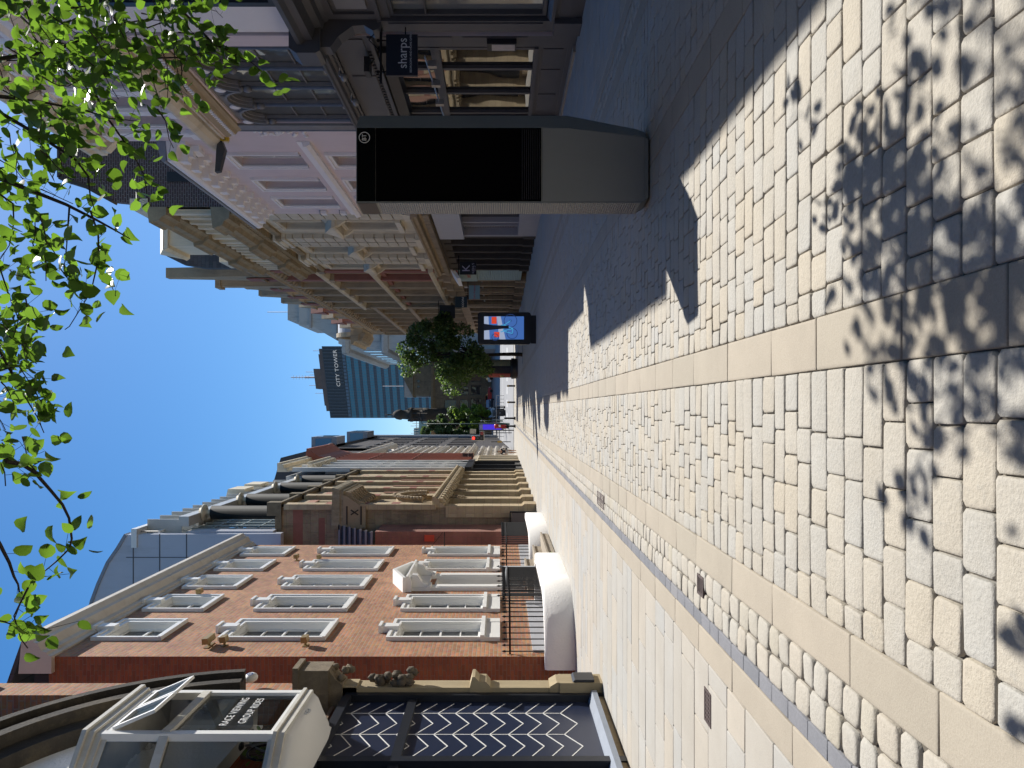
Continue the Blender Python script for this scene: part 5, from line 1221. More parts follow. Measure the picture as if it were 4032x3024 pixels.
# ================================================================ RIGHT: ornate corner building
XO=7.85; T=T_right(XO)
o_=thing('ornate_corner_building','carved brown stone corner building with a round lead dormer and big projecting cornice','building',(XO,65,0))
simple_bay_front(o_,T,54,77,8,4.4,13.2,((5.2,7.4),(8.3,10.2),(11.2,12.6)),M['bankstone'],M['sand'],ww=.45,frm=M['charcoal'],piers=(4.4,13),pp=.35)
core(o_,T,53.95,77,.31,9,0,13.4,M['bankstone'])
cornice(o_,T,53.9,72,12.9,.6,.7,M['sand'],mod=.8); cornice(o_,T,72,77.4,14.2,1.4,1.7,M['sand'],mod=.6,m1=1)
f=MB(T); f.box(72,77,-3,.3,13,14.3); f.build('corner_pavilion',M['bankstone'],o_)
f=MB(T)
for z in (8.0,10.6): f.box(54,77,0,.4,z,z+.3)
f.build('string_course',M['sand'],o_)
for k in range(5): 
    u=56.5+k*3.6; f=MB(T); f.box(u-.8,u+.8,-.6,.2,13.5,15.2); f.poly([(u-1,15.2),(u+1,15.2),(u,16.4)],-.6,.3); f.build('gable',M['sandred'] if k%2 else M['sand'],o_)
f=MB(T_right(XO)); f.arch(74.6,15.4,1.5,-3.4,.5,.4,18); f.poly([(74.6+1.5*math.cos(math.pi*k/14),15.4+1.5*math.sin(math.pi*k/14)) for k in range(15)],-3.3,.3); f.build('round_dormer',M['lead'],o_)
f=MB(T); f.arch(74.6,15.4,1.6,.5,.9,.45,18); f.build('dormer_arch',M['sand'],o_)
f=MB(T_front(53.97)); f.poly([(XO,13),(XO+5,13),(XO+5,15),(XO+2,16)],-.2,0); f.build('gable_end',M['brownstone'],o_)
f=MB(T); f.box(54,77,-.3,.15,3.8,4.4)
for k in range(9): u=54.3+k*2.8; f.box(u-.45,u+.45,-.3,.2,0,3.8); f.box(u-.5,u+.5,-.3,.28,0,.8)
f.build('rusticated_pier',M['bankstone'],o_)
f=MB(T); f.box(54,77,-.4,-.3,0,3.8); f.build('pane',glassy('dark_glass',(.015,.017,.02),1.6,.05,0),o_)
# right signs
hang_sign('square black hanging sign with a big pale letter K beside the green shutter',993.5,1029,566,593,36.0,[('K',.52,.08),("KIEHL'S",.15,-.24),('SINCE 1851',.055,-.33)],plain('pale_sign_print',(.50,.47,.55),.5,0),M['black'],1,.2)
hang_sign('dark teal hanging sign with white capitals next to the leafy tree',983,1009,640.5,664,47.5,[('KOONI',.19,-.12)],M['white'],plain('dark_teal_sign',(.01,.03,.045),.5,0),1,.2)
hang_sign('pale blue hanging sign with red script lettering over the far shop windows',1013,1036.5,616.5,646,44.0,[('Cath Kidston',.16,0)],plain('red_script',(.5,.03,.06),.5,0),plain('pale_blue_sign',(.22,.36,.42),.5,.03),1,.2)
hang_sign('plain black hanging sign partly behind the leafy tree',949,983,659,687,50.0,[],M['white'],M['black'],1,.2)
hang_sign('small white hanging sign above the pale blue script sign',1003,1012,613,622,46,[],M['white'],M['whitewash'],1,.2,False)
t=thing('wall_lantern','small white lantern on the dark shop pier beside the pale green shutter','lantern',(7,38.6,3.8))
Y=38.6; b=MB(); z=ZZ(976,Y); X=(884-556)/F*Y; b.box(X-.09,X+.09,Y-.09,Y+.09,z-.13,z+.13); b.build('glass_box',plain('white_lantern_glass',(.75,.78,.8),.3,0),t); b=MB(); b.tube([(7.3,Y,z+.2),(X,Y,z+.2),(X,Y,z+.13)],.02,5); b.build('arm',M['iron'],t)  # lantern box is plain white glass with no emission

# ---------------------------------------------------------------- the street continues behind the camera (setting only)
bh_=bricks('street_behind_brick',(.20,.13,.09),(.16,.10,.07),(.2,.16,.12),.23,.08,.01,.3,.004)
for x0,x1,y0,y1,h in ((-14,-4.3,-60,1.9,12.5),(7.1,17,-60,1.9,10.5),(-14,17,-75,-60.1,14)):
    b=MB(); b.box(x0,x1,y0,y1,0,h); o=b._build('street_behind',bh_,None,None,'structure')
# ================================================================ FAR buildings
t=thing('glass_tower','tall blue glass office tower with white lettering on its dark top band and roof masts','building',(15,460,10))
Yl,Yr=472.0,449.0; Xl,Xr=(884-903)/F*Yl,(884-748)/F*Yr
def TT(u,w,z):   # u 0..1 left->right along the tilted front, w towards the camera
    return (Xl+(Xr-Xl)*u, Yl+(Yr-Yl)*u-w, z)
ztop=ZZ(714,Yl)
b=MB(TT); b.add([(0,0,0),(1,0,0),(1,0,ztop),(0,0,ztop),(0,-16,0),(1,-16,0),(1,-16,ztop),(0,-16,ztop)],[(0,1,2,3),(4,5,6,7),(0,4,7,3),(1,5,6,2),(3,2,6,7)]); b.build('wall',plain('tower_grey_blue',(.095,.12,.155),.6,.08,.02),t)
b=MB(TT)
zz=ztop-13.6; k=0
while zz>12: b.quad((.005,.25,zz-2.55),(.995,.25,zz-2.55),(.995,.25,zz),(.005,.25,zz)); zz-=4.35; k+=1
b.build('window_band',plain('tower_glass',(.075,.235,.33),.25,.25,.03),t)
b=MB(TT)
for i in range(1,26): b.box(i/26-.0018,i/26+.0018,.2,.4,12,ztop-13)
b.build('mullion',plain('tower_mullion',(.16,.2,.25),.6,0),t)
b=MB(TT); b.box(0,1,.05,.5,ztop-11.2,ztop); b.build('crown_band',plain('tower_crown',(.045,.055,.07),.5,.1,.02),t)
b=MB(TT)
for i in range(22): b.box(i/22+.004,i/22+.008,.5,.9,ztop-11,ztop-.3)
b.build('crown_fin',plain('tower_mullion',(.16,.2,.25),.6,0),t)
b=MB(TT)
for i in range(20): b.box(.03+i*.048,.03+i*.048+.036,.1,.4,ztop-13,ztop-11.3)
b.build('crown_window',plain('crown_glass',(.12,.17,.24),.3,.2,.05),t)
text(TT,'CITY TOWER',.70,1.2,ztop-7.6,3.1,emis('white_sign',(.8,.85,.9),.25),t,sx=1/38.5,spacing=1.05,ext=.1)
b=MB(TT); b.box(.1,.97,-14,-1,ztop,ztop+2.2); b.box(.42,.7,-12,-2,ztop+2.2,ztop+7.2); b.box(.18,.9,-13,-4,ztop+2.2,ztop+3.6); b.build('plant_room',plain('plant_brown',(.17,.13,.12),.8,.3,.3),t)
b=MB()
def TTp(u,z): p=TT(u,-6,z); return p
for u,z0,z1,r in ((.585,ztop+7,ztop+22.5,.28),(.585,ztop+7,ztop+14,.6),(.47,ztop+7,ztop+12,.15),(.66,ztop+7,ztop+13,.15),(.95,ztop+2,ztop+7,.15),(.36,ztop+2,ztop+9,.15),(.62,ztop+7,ztop+11,.15)):
    b.tube([TTp(u,z0),TTp(u,z1)],r,5)
for k in range(6): z=ztop+12+k*1.8; p=TTp(.585,z); b.tube([(p[0]-1.3,p[1],z),(p[0]+1.3,p[1],z)],.1,4)
b.build('mast',plain('mast_grey',(.16,.16,.2),.6,0),t)
b=MB()
for i in range(40): p=TTp(.05+i*.024,0); b.tube([(p[0],p[1]+4,ztop+.2),(p[0],p[1]+4,ztop+1.8)],.09,4)
b.build('roof_rail',plain('mast_grey',(.16,.16,.2),.6,0),t)
# grey stone bank
gb=thing('portland_stone_bank','massive pale grey stepped stone bank with blank panels and a flagpole','building',(16,140,0))
T=T_front(130); gs=M['greystone']; XA=(884-754)/F*130
zc=ZZ(741,130)
def blk(b,x0,x1,y0,y1,z0,z1): b.box(x0,x1,y0,y1,z0,z1)
b=MB(); blk(b,XA+.0,40,130,176,0,zc); blk(b,XA+1.0,38,131,175,zc,zc+1.0); b.build('wall',gs,gb)
b=MB(T); b.prof([(0,ZZ(757,130)),(.5,ZZ(755,130)),(.9,ZZ(748,130)),(.9,ZZ(741,130)),(0,ZZ(739,130))],XA-.7,36); b.prof([(0,ZZ(840,130)),(.5,ZZ(838,130)),(.9,ZZ(830,130)),(.9,ZZ(826,130)),(0,ZZ(824,130))],XA-.7,36)
TL=lambda u,w,z:(XA-w,u,z)
b.T=TL; b.prof([(0,ZZ(757,130)),(.5,ZZ(755,130)),(.9,ZZ(748,130)),(.9,ZZ(741,130)),(0,ZZ(739,130))],129.5,176); b.prof([(0,ZZ(840,130)),(.5,ZZ(838,130)),(.9,ZZ(830,130)),(.9,ZZ(826,130)),(0,ZZ(824,130))],129.5,176); b.build('cornice',gs,gb)
b=MB(T); b.box(XA+1.2,XA+1.45,0,.15,ZZ(822,130),ZZ(764,130)); b.box(XA+5.2,XA+5.45,0,.15,ZZ(822,130),ZZ(764,130)); b.box(XA+1.45,XA+5.2,0,.15,ZZ(766,130),ZZ(764,130)); b.box(XA+1.45,XA+5.2,0,.15,ZZ(822,130),ZZ(820,130)); b.build('blank_panel',plain('stone_moulding',(.33,.33,.33),.8,.1,.3),gb)
b=MB(T)
for x0 in (XA+2.6,): b.box(x0,x0+1.3,-.1,.02,ZZ(905,130),ZZ(870,130)); b.box(x0+8,x0+9.3,-.1,.02,ZZ(905,130),ZZ(870,130))
b.build('window',M['glass'],gb)
b=MB(TL)
for k in range(6): b.box(134+k*6.5,136.5+k*6.5,0,.05,ZZ(815,130),ZZ(775,130)); b.box(134+k*6.5,136.5+k*6.5,0,.05,ZZ(905,130),ZZ(860,130))
b.build('window',M['glass'],gb)
Y2=138; X2=lambda y:(884-y)/F*Y2; b=MB()
b.add([(X2(735),Y2,ZZ(727,Y2)),(45,Y2,ZZ(727,Y2)),(45,Y2,ZZ(672,Y2)),(X2(703),Y2,ZZ(672,Y2)),(X2(735),Y2+16,ZZ(727,Y2)),(45,Y2+16,ZZ(727,Y2)),(45,Y2+16,ZZ(672,Y2)),(X2(703),Y2+16,ZZ(672,Y2))],[(0,1,2,3),(4,5,6,7),(0,4,7,3),(3,7,6,2)])
b.box(X2(703),45,Y2,Y2+14,ZZ(672,Y2),ZZ(646,Y2)); b.box(X2(695),45,Y2+1,Y2+13,ZZ(646,Y2),ZZ(638,Y2)); b.box(X2(690),45,Y2+1,Y2+12,ZZ(638,Y2),ZZ(618,Y2)); b.build('upper_stage',gs,gb)
b=MB(T_front(Y2)); b.arch(X2(664),ZZ(674,Y2),.55,0,.15,.25,18,0,6.283); b.prof([(0,ZZ(675,Y2)),(.5,ZZ(673,Y2)),(.5,ZZ(669,Y2)),(0,ZZ(668,Y2))],X2(703)-.5,45); b.build('roundel',plain('stone_moulding',(.33,.33,.33),.8,.1,.3),gb)
b=MB(); b.tube([(X2(668),Y2+4,ZZ(618,Y2)),(X2(668),Y2+4,ZZ(563,Y2))],.07,6); b.build('flagpole',M['lead'],gb)
# street block at the end of the view
e=thing('brown_street_block','long dark brown stone block with shop windows closing the street at the junction','building',(2,150,3))
Y3=150; T=T_front(Y3); X3=lambda y:(884-y)/F*Y3
hl=[];us=np.arange(X3(938),X3(700),2.6)
for u in us: hl+=[(u,u+1.6,ZZ(985,Y3),ZZ(960,Y3)),(u,u+1.6,ZZ(1012,Y3),ZZ(993,Y3)),(u,u+1.9,ZZ(1040,Y3),ZZ(1017,Y3))]
w=MB(T); w.wall(X3(940),24,2.5,ZZ(935,Y3),hl,.4); w.build('wall',M['bankstone'],e)
b=MB(); b.box(X3(940),24,Y3+.5,Y3+12,2.5,ZZ(936,Y3)); b.build('wall_core',M['darkstone'],e)
for h in hl: window(e,T,(h[0]+h[1])/2,h[2],h[3],h[1]-h[0],.35,.08,2,(.5,),M['charcoal'])
cornice(e,T,X3(940),24,ZZ(940,Y3),.8,.6,M['sand'])
b=MB(T)
for u in us: b.box(u-.6,u-.25,0,.3,2.5,ZZ(940,Y3))
b.build('pier',M['bankstone'],e)
b=MB(T)
for (ya,yb,xt,xb) in ((785,855,893,935),): b.box(X3(yb),X3(ya),-5,0,ZZ(938,Y3),ZZ(893,Y3)); b.poly([(X3(yb)-.3,ZZ(893,Y3)),(X3(ya)+.3,ZZ(893,Y3)),(X3((ya+yb)/2),ZZ(873,Y3))],-5,.4)
b.build('attic_gable',M['bankstone'],e)
b=MB(T); b.box(X3(857),X3(790),-10,-5.5,ZZ(938,Y3),ZZ(866,Y3)); b.build('roof_plant',M['greystone'],e)
b=MB(T_front(149.9)); b.box(X3(826),X3(821),0,.1,ZZ(907,Y3),ZZ(902,Y3)); b.box(X3(837),X3(833),0,.1,ZZ(907,Y3),ZZ(902,Y3)); b.build('window',M['glass'],e)
b=MB(); X=X3(833); b.tube([(X,Y3+4,ZZ(866,Y3)),(X,Y3+4,ZZ(820,Y3))],.08,5); b.build('flagpole',M['lead'],e)
# turret
d=thing('domed_turret','dark domed stone corner turret with a small spike, beside the glass tower','building',((884-896)/F*145,145,3))
X=(884-896)/F*145; Z=lambda x:ZZ(x,145); b=MB(); R=1.05
b.lathe((X,147,0),[(1.2,2.5),(1.2,Z(925)),(1.3,Z(922)),(1.3,Z(912)),(.95,Z(910)),(.95,Z(892)),(1.35,Z(890)),(1.4,Z(884)),(.95,Z(880)),(.85,Z(866)),(1.0,Z(864)),(1.0,Z(860)),(.85,Z(853)),(.5,Z(847)),(.12,Z(845)),(.1,Z(838)),(.16,Z(837)),(.02,Z(828))],16); b.build('shaft',M['darkstone'],d)
b=MB()
for k in range(8): a=k*math.pi/4+.2; b.tube([(X+1.2*math.cos(a),147+1.2*math.sin(a),Z(922)),(X+1.2*math.cos(a),147+1.2*math.sin(a),Z(890))],.12,6); b.blob((X+1.15*math.cos(a),147+1.15*math.sin(a),Z(882)),(.2,.2,.4),6)
b.build('colonnette',M['darkstone'],d)
# distant glass roof storeys left of turret
t=thing('glazed_roof_storeys','pale green glazed rooftop storeys with rails far behind the junction trees','building',(-7,190,5))
Y4=190; X4=lambda y:(884-y)/F*Y4; b=MB(T_front(Y4)); b.box(X4(948),X4(905),-8,0,4,ZZ(905,Y4)); b.box(X4(945),X4(925),-8,-1,ZZ(905,Y4),ZZ(893,Y4)); b.build('wall',glassy('green_roof_glass',(.2,.3,.3),1.5,.2,0),t)
b=MB(T_front(Y4))
for k in range(9): x=X4(946)+k*.6; b.tube([(x,.1,ZZ(905,Y4)),(x,.1,ZZ(886,Y4)-random.uniform(0,1.2))],.06,4)
b.box(X4(948),X4(905),0,.1,ZZ(900,Y4),ZZ(899,Y4)); b.build('rail',M['charcoal'],t)
t=thing('side_street_block','dark stone block along the far left corner beyond the junction','building',(-14,150,0))
b=MB(); b.box(-30,-5.9,128,146,1,19); b.build('wall',M['bankstone'],t); b=MB(T_front(128)); 
for i in range(6):
    for j in range(4): b.box(-9-i*3.2,-7.2-i*3.2,0,.05,4+j*3.8,6.4+j*3.8)
b.build('window',M['glass'],t)

# ================================================================ street furniture at the junction
def ground_at(Y): return gz(Y)
# gold-banded bollards
for i,(y,l_) in enumerate(((833.6,'black square bollard with gold band, nearest the poster drum'),(869,'black square bollard with gold band, in the middle of the crossing'))):
    Y=74.; X=(884-y)/F*Y; t=thing('bollard',l_,'bollard',(X,Y,0),'gold banded bollards')
    b=MB(); b.box(X-.085,X+.085,Y-.085,Y+.085,0,.78); b.build('post',M['blacksoft'],t); b=MB()
    for z in (.62,.70): b.box(X-.092,X+.092,Y-.092,Y+.092,z,z+.035)
    b.build('gold_band',plain('gold_band',(.5,.33,.05),.4,0),t)
for i,(y,Y,s,l_) in enumerate(((903.5,72,1,'round cast iron bollard with ball top to the right of the red post box'),(920.5,72,.93,'round cast iron bollard right in front of the red post box'),(879.5,98,1,'far black bollard nearest the silver car front'),(884,100,.9,'far black bollard just beyond the silver car corner'))):
    X=(884-y)/F*Y; z0=gz(Y); t=thing('bollard',l_,'bollard',(X,Y,z0),'cast iron bollards'); b=MB(); b.lathe((X,Y,z0),[(.15,0),(.15,.12*s),(.09,.16*s),(.08,.8*s),(.11,.83*s),(.11,.88*s),(.06,.92*s)],12); b.build('shaft',M['iron'],t)
    b=MB(); b.blob((X,Y,z0+1.0*s),(.09,.09,.09*s),10); b.build('ball_top',M['iron'],t)
# post box
Y=90; X=(884-920)/F*Y; z0=gz(Y)
t=thing('post_box','red pillar post box with black base near the junction','post box',(X,Y,z0)); red=plain('postbox_red',(.45,.02,.015),.35,.05)
b=MB(); b.lathe((X,Y,z0),[(.30,.25),(.30,1.45),(.36,1.47),(.36,1.55),(.30,1.62),(.15,1.70),(0.01,1.72)],18); b.build('pillar',red,t)
b=MB(); b.lathe((X,Y,z0),[(.33,0),(.33,.22),(.305,.25)],18); b.build('base',M['black'],t)
b=MB(T_front(Y-.305)); b.box(X-.13,X+.13,0,.02,z0+1.28,z0+1.33); b.build('slot',M['black'],t)
b=MB(T_front(Y-.30)); b.box(X-.14,X+.14,0,.012,z0+.95,z0+1.18); b.build('notice',M['white'],t)
# blue poster panel
Y=97; X0,X1=(884-928)/F*Y,(884-914.5)/F*Y; t=thing('poster_stand','tall blue and lilac street poster panel standing behind the red post box','poster panel',((X0+X1)/2,Y,gz(Y)))
b=MB(T_front(Y)); b.box(X0-.06,X1+.06,-.2,0,gz(Y)+.25,ZZ(1035,Y)); b.build('frame',M['lead'],t)
b=MB(T_front(Y)); b.box(X0,X1,0,.02,ZZ(1066,Y)-1.0,ZZ(1043,Y)); b.build('blue_poster',emis('blue_poster_glow',(.06,.03,.75),.55),t)
b=MB(T_front(Y)); b.box(X0,X1,0,.02,ZZ(1042.5,Y),ZZ(1036,Y)); b.build('lilac_header',plain('lilac',(.3,.28,.5),.5,0),t)
b=MB(T_front(Y)); b.box(X0+.1,X1-.1,-.15,-.05,gz(Y),gz(Y)+.25); b.build('foot',M['charcoal'],t)
# traffic signal
Y=80; X=(884-929.5)/F*Y; t=thing('traffic_signal','traffic signal showing red with a small no-turn sign beside it','traffic light',(X,Y,0))
b=MB(); b.tube([(X,Y+.1,0),(X,Y+.1,ZZ(1040,Y))],.055,8); b.build('pole',M['iron'],t)
x0,x1=(884-952)/F*Y,(884-941)/F*Y; xq=(884-931)/F*Y
b=MB(T_front(Y)); b.poly([(x0,ZZ(1046,Y)),(xq,ZZ(1046,Y)),(xq,ZZ(1036,Y)),(x1,ZZ(1036,Y)),(x1,ZZ(1018,Y)),(x0,ZZ(1018,Y))],-.03,0); b.build('backing_board',M['white'],t)
b=MB(T_front(Y)); b.box(x0+.06,x1-.06,0,.14,ZZ(1045,Y),ZZ(1019.5,Y)); b.box(x1-.06,xq-.05,0,.10,ZZ(1045,Y),ZZ(1037,Y)); b.build('housing',M['blacksoft'],t)
cx=(x0+x1)/2; b=MB(T_front(Y)); b.poly([(cx+.15*math.cos(a*.5236),ZZ(1023,Y)+.15*math.sin(a*.5236)) for a in range(12)],.14,.16); b.build('red_lens',emis('red_lens',(1,.03,.02),2.5),t)
for zc_ in (1032,1040): b=MB(T_front(Y)); b.poly([(cx+.12*math.cos(a*.5236),ZZ(zc_,Y)+.12*math.sin(a*.5236)) for a in range(12)],.14,.15); b.build('unlit_lens',M['charcoal'],t)
cx=(x1+xq)/2; b=MB(T_front(Y)); b.arch(cx,ZZ(1041,Y),.11,.10,.12,.05,16,0,6.283); seg(b,cx-.1,ZZ(1041,Y)+.1,cx+.1,ZZ(1041,Y)-.1,.04,.10,.125); b.build('turn_sign',plain('sign_red_ring',(.6,.12,.12),.5,0),t)
# second signal seen from behind
t=thing('traffic_signal','beige-backed signal head on a pole beside the red traffic signal','traffic light',((884-933)/F*84,84,.2))
Y=84; X=(884-935)/F*Y; b=MB(T_front(Y)); b.box((884-937)/F*Y,(884-927)/F*Y,-.3,0,ZZ(1028,Y),ZZ(1015,Y)); b.build('housing',plain('beige_back',(.4,.37,.3),.6,.05),t); b=MB(); b.tube([(X,Y+.1,gz(Y)),(X,Y+.1,ZZ(1028,Y))],.05,6); b.build('pole',M['iron'],t)
t=thing('signal_post','slim post with a yellow push-button box at the kerb','signal post',((884-954.5)/F*86,86,.2)); Y=86; X=(884-954.3)/F*Y
b=MB(); b.tube([(X,Y,gz(Y)),(X,Y,gz(Y)+2.2)],.05,6); b.build('pole',M['iron'],t); b=MB(); b.box(X-.1,X+.1,Y-.12,Y+.05,gz(Y)+1.0,gz(Y)+1.5); b.build('push_button_box',plain('ochre_box',(.4,.25,.04),.5,0),t)
# lamp columns
for (y,Y,xt,l_) in ((915.5,88,912,'tall dark lamp column rising in front of the dense green tree'),(909,104,1040,'short grey post with a round collar beside the silver car')):
    X=(884-y)/F*Y; t=thing('lamp_column',l_,'lamp column',(X,Y,gz(Y))); b=MB(); b.lathe((X,Y,gz(Y)),[(.12,0),(.12,1.2),(.07,1.3),(.05,ZZ(xt,Y)-gz(Y))],8); b.build('column',plain('dark_green_paint',(.015,.04,.03),.5,.05),t)
    if xt<1000: b=MB(); b.tube([(X,Y,ZZ(xt,Y)),(X+.9,Y,ZZ(xt,Y)+.25)],.04,6); b.blob((X+1.1,Y,ZZ(xt,Y)+.25),(.35,.12,.08),8); b.build('lamp_arm',M['iron'],t)
    else: b=MB(); b.blob((X,Y,ZZ(xt,Y)),(.12,.12,.12),8); b.build('collar',M['lead'],t)
# junction cabinet & guard rails
t=thing('guard_rail','low grey guard railing along the far kerb of the junction','railing',(-4,99,.9)); b=MB()
for k in range(13): x=-3.6+k*.45; b.tube([(x,101,gz(101)),(x,101,gz(101)+1.0)],.03,5)
b.build('bars',M['charcoal'],t); b=MB(); b.tube([(-3.6,101,gz(101)+1.0),(1.8,101,gz(101)+1.0)],.035,6); b.build('top_rail',M['charcoal'],t)
Y=97; X=(884-892)/F*Y; t=thing('street_cabinet','small dark street cabinet with a round badge below the silver car','cabinet',(X,Y,gz(Y))); b=MB(); b.box(X-.38,X+.38,Y,Y+.4,gz(Y),gz(Y)+1.0); b.build('casing',M['blacksoft'],t); b=MB(T_front(Y)); b.arch(X,gz(Y)+.7,.05,0,.01,.04,12,0,6.283); b.build('badge',M['lead'],t)
# poster drum
Y=63; X0,X1=(884-817)/F*Y,(884-773)/F*Y; Xc=(X0+X1)/2; R=(X1-X0)/2*.92
t=thing('poster_drum','round poster drum on a black base beside the tree trunk','poster drum',(Xc,Y+R,0))
b=MB(); b.lathe((Xc,Y+R,0),[(R*1.05,0),(R*1.12,.35),(R*1.12,.52),(R*.98,.56)],24); b.build('base',M['black'],t)
b=MB(); b.lathe((Xc,Y+R,0),[(R*.98,.56),(R*.98,2.55),(R*1.08,2.6),(R*1.08,2.75),(R*.6,3.05),(.05,3.2)],24); b.build('drum',M['blacksoft'],t)
for a0,a1,col,nm in ((-2.86,-2.2,(.33,.045,.035),'red_poster'),(-1.35,-.35,(.28,.31,.20),'green_poster')):
    b=MB(); b.lathe((Xc,Y+R,0),[(R*.995,.62),(R*.995,2.45)],10,a0,a1); b.build(nm,plain(nm,col,.5,.25,4),t)
b=MB(); b.blob((Xc+R*math.cos(-2.5),Y+R+R*math.sin(-2.5)-.02,1.3),(.14,.03,.2),8); b.build('poster_picture',plain('poster_gold',(.5,.35,.12),.5,.2),t)
# ================================================================ cars
def car(label,X,Y,z,mat,yaw=0,s=1.0,van=False):
    t=thing('parked_car',label,'car',(X,Y,z)); c,sn=math.cos(yaw),math.sin(yaw)
    def TC(u,w,zz): x=u*s;y=w*s; return (X+x*c-y*sn,Y+x*sn+y*c,z+zz*s)
    sec=[(-2.05,.45,.62),(-2.0,.3,.85),(-1.3,.22,.98),(-.75,.2,1.02),(.9,.2,1.02),(1.5,.22,.98),(2.0,.35,.85),(2.05,.45,.6)]
    rings=[]
    for w_,zb_,zt_ in sec:
        hw=.86 if abs(w_)<1.9 else .76
        rings.append([(-hw,w_,zb_),(-hw*1.0,w_,(zb_+zt_)/2),(-hw*.94,w_,zt_),(hw*.94,w_,zt_),(hw,w_,(zb_+zt_)/2),(hw,w_,zb_)])
    def lo(r,T_):
        b=MB(T_); n=len(r[0]); vs=[p for q in r for p in q]; fs=[]
        for i in range(len(r)-1):
            for k in range(n): fs.append((i*n+k,i*n+(k+1)%n,(i+1)*n+(k+1)%n,(i+1)*n+k))
        fs+=[tuple(range(n)),tuple(range((len(r)-1)*n,len(r)*n))]; return b.add(vs,fs)
    lo(rings,TC).build('body',mat,t)
    cb=[(-.95,1.0),(-.35,1.48),(1.15,1.5),(1.75,1.02)]
    r2=[[(-.80 if zz<1.1 else -.66,w_,.99),(-.80 if zz<1.1 else -.66,w_,zz),(.80 if zz<1.1 else .66,w_,zz),(.80 if zz<1.1 else .66,w_,.99)] for w_,zz in cb]
    lo(r2,TC).build('cabin_glass',M['shopglass'],t)
    b=MB(TC); b.box(-.64,.64,-.33,1.12,1.49,1.53); b.build('roof',mat,t)
    for u in (-.84,.84):
        for w_ in (-1.3,1.35):
            b=MB(TC); pts=[(u+.1*(1 if u>0 else -1),w_+.31*math.cos(a*.5236),.31+.31*math.sin(a*.5236)) for a in range(12)]; pt2=[(u-.1*(1 if u>0 else -1),p[1],p[2]) for p in pts]
            b.add(pts+pt2,[tuple(range(12)),tuple(range(12,24))]+[(i,(i+1)%12,12+(i+1)%12,12+i) for i in range(12)]); b.build('wheel',M['blacksoft'],t)
        b=MB(TC); b.box(u*.95-.16 if u>0 else u*.95,u*.95 if u>0 else u*.95+.16,-2.08,-2.0,.62,.78); b.build('headlight',M['white'],t)
    b=MB(TC); b.box(-.5,.5,-2.07,-2.03,.42,.6); b.build('grille',M['black'],t)
silver=plain('silver_blue_paint',(.42,.5,.6),.25,.03,metal=.5)
car('silver blue car facing the camera at the junction',(884-892)/F*122,122,gz(122)+.02,silver,0,1.0)
car('dark blue car parked far up the road behind the silver car',(884-872)/F*134,136,gz(136),plain('navy_car_paint',(.02,.03,.07),.3,0),0,.95)
car('white car parked beside the dark shops far up the road',(884-800)/F*140,142,gz(142),M['white'],1.5,1.0)
car('red car parked among the dark cars far up the road',(884-857)/F*140,143,gz(143),red,1.5,.9)
# ================================================================ pedestrian
def skin(name,pts,edges,rad,mat,parent,sub=2):
    me=bpy.data.meshes.new(name); me.from_pydata(pts,edges,[]); me.update(); o=bpy.data.objects.new(name,me); C.objects.link(o)
    m=o.modifiers.new('s','SKIN'); 
    for i,r in enumerate(rad): me.skin_vertices[0].data[i].radius=(r,r) if not isinstance(r,tuple) else r
    me.skin_vertices[0].data[0].use_root=True
    s_=o.modifiers.new('d','SUBSURF'); s_.levels=sub; s_.render_levels=sub
    bpy.context.view_layer.update(); dg_=bpy.context.evaluated_depsgraph_get(); nm=bpy.data.meshes.new_from_object(o.evaluated_get(dg_)); o.modifiers.clear(); o.data=nm; nm.name=name
    for p in nm.polygons: p.use_smooth=True
    nm.materials.clear(); nm.materials.append(mat); o.parent=parent; o.location=-parent.location; return o
Xp,Yp=-3.72,67.0
t=thing('person','person walking away in a dark top and pale shorts with a bag on one shoulder','person',(Xp,Yp,0))
q=lambda x,y,z:(Xp+x,Yp+y,z)
skp=plain('skin_tone',(.42,.25,.17),.6,.03)
pts=[q(0,0,.95),q(0,0,1.12),q(0,.0,1.38),q(0,0,1.50),q(0,.01,1.60),q(0,.01,1.70),
 q(-.09,0,.90),q(-.10,.16,.50),q(-.10,.10,.10),q(-.10,.26,.04), q(.09,0,.90),q(.10,-.12,.50),q(.10,-.34,.16),q(.10,-.30,.04),
 q(-.19,0,1.40),q(-.24,-.10,1.14),q(-.23,.02,.92),q(-.23,.06,.84), q(.19,0,1.40),q(.25,.08,1.14),q(.24,.22,.96),q(.24,.26,.90)]
ed=[(0,1),(1,2),(2,3),(3,4),(4,5),(0,6),(6,7),(7,8),(8,9),(0,10),(10,11),(11,12),(12,13),(2,14),(14,15),(15,16),(16,17),(2,18),(18,19),(19,20),(20,21)]
rd=[.13,.12,.14,.055,.09,.075,.085,.06,.04,.03,.085,.06,.04,.03,.05,.04,.032,.03,.05,.04,.032,.03]
skin('body',pts,ed,rd,skp,t)
skin('top',[pts[i] for i in (0,1,2,14,15,18,19)],[(0,1),(1,2),(2,3),(3,4),(2,5),(5,6)],[.145,.14,.155,.065,.05,.065,.05],plain('dark_top',(.015,.018,.03),.8,.05),t)
skin('shorts',[q(0,0,.97),pts[6],q(-.1,.08,.66),pts[10],q(.1,-.06,.66)],[(0,1),(1,2),(0,3),(3,4)],[.145,.10,.085,.10,.085],plain('pale_shorts',(.5,.48,.46),.8,.05),t)
skin('hair',[q(0,.02,1.66),q(0,.03,1.74)],[(0,1)],[.10,.085],plain('dark_hair',(.02,.014,.01),.6,.1),t)
skin('bag',[q(.22,.05,1.05),q(.22,.05,.82)],[(0,1)],[.10,.11],M['black'],t)

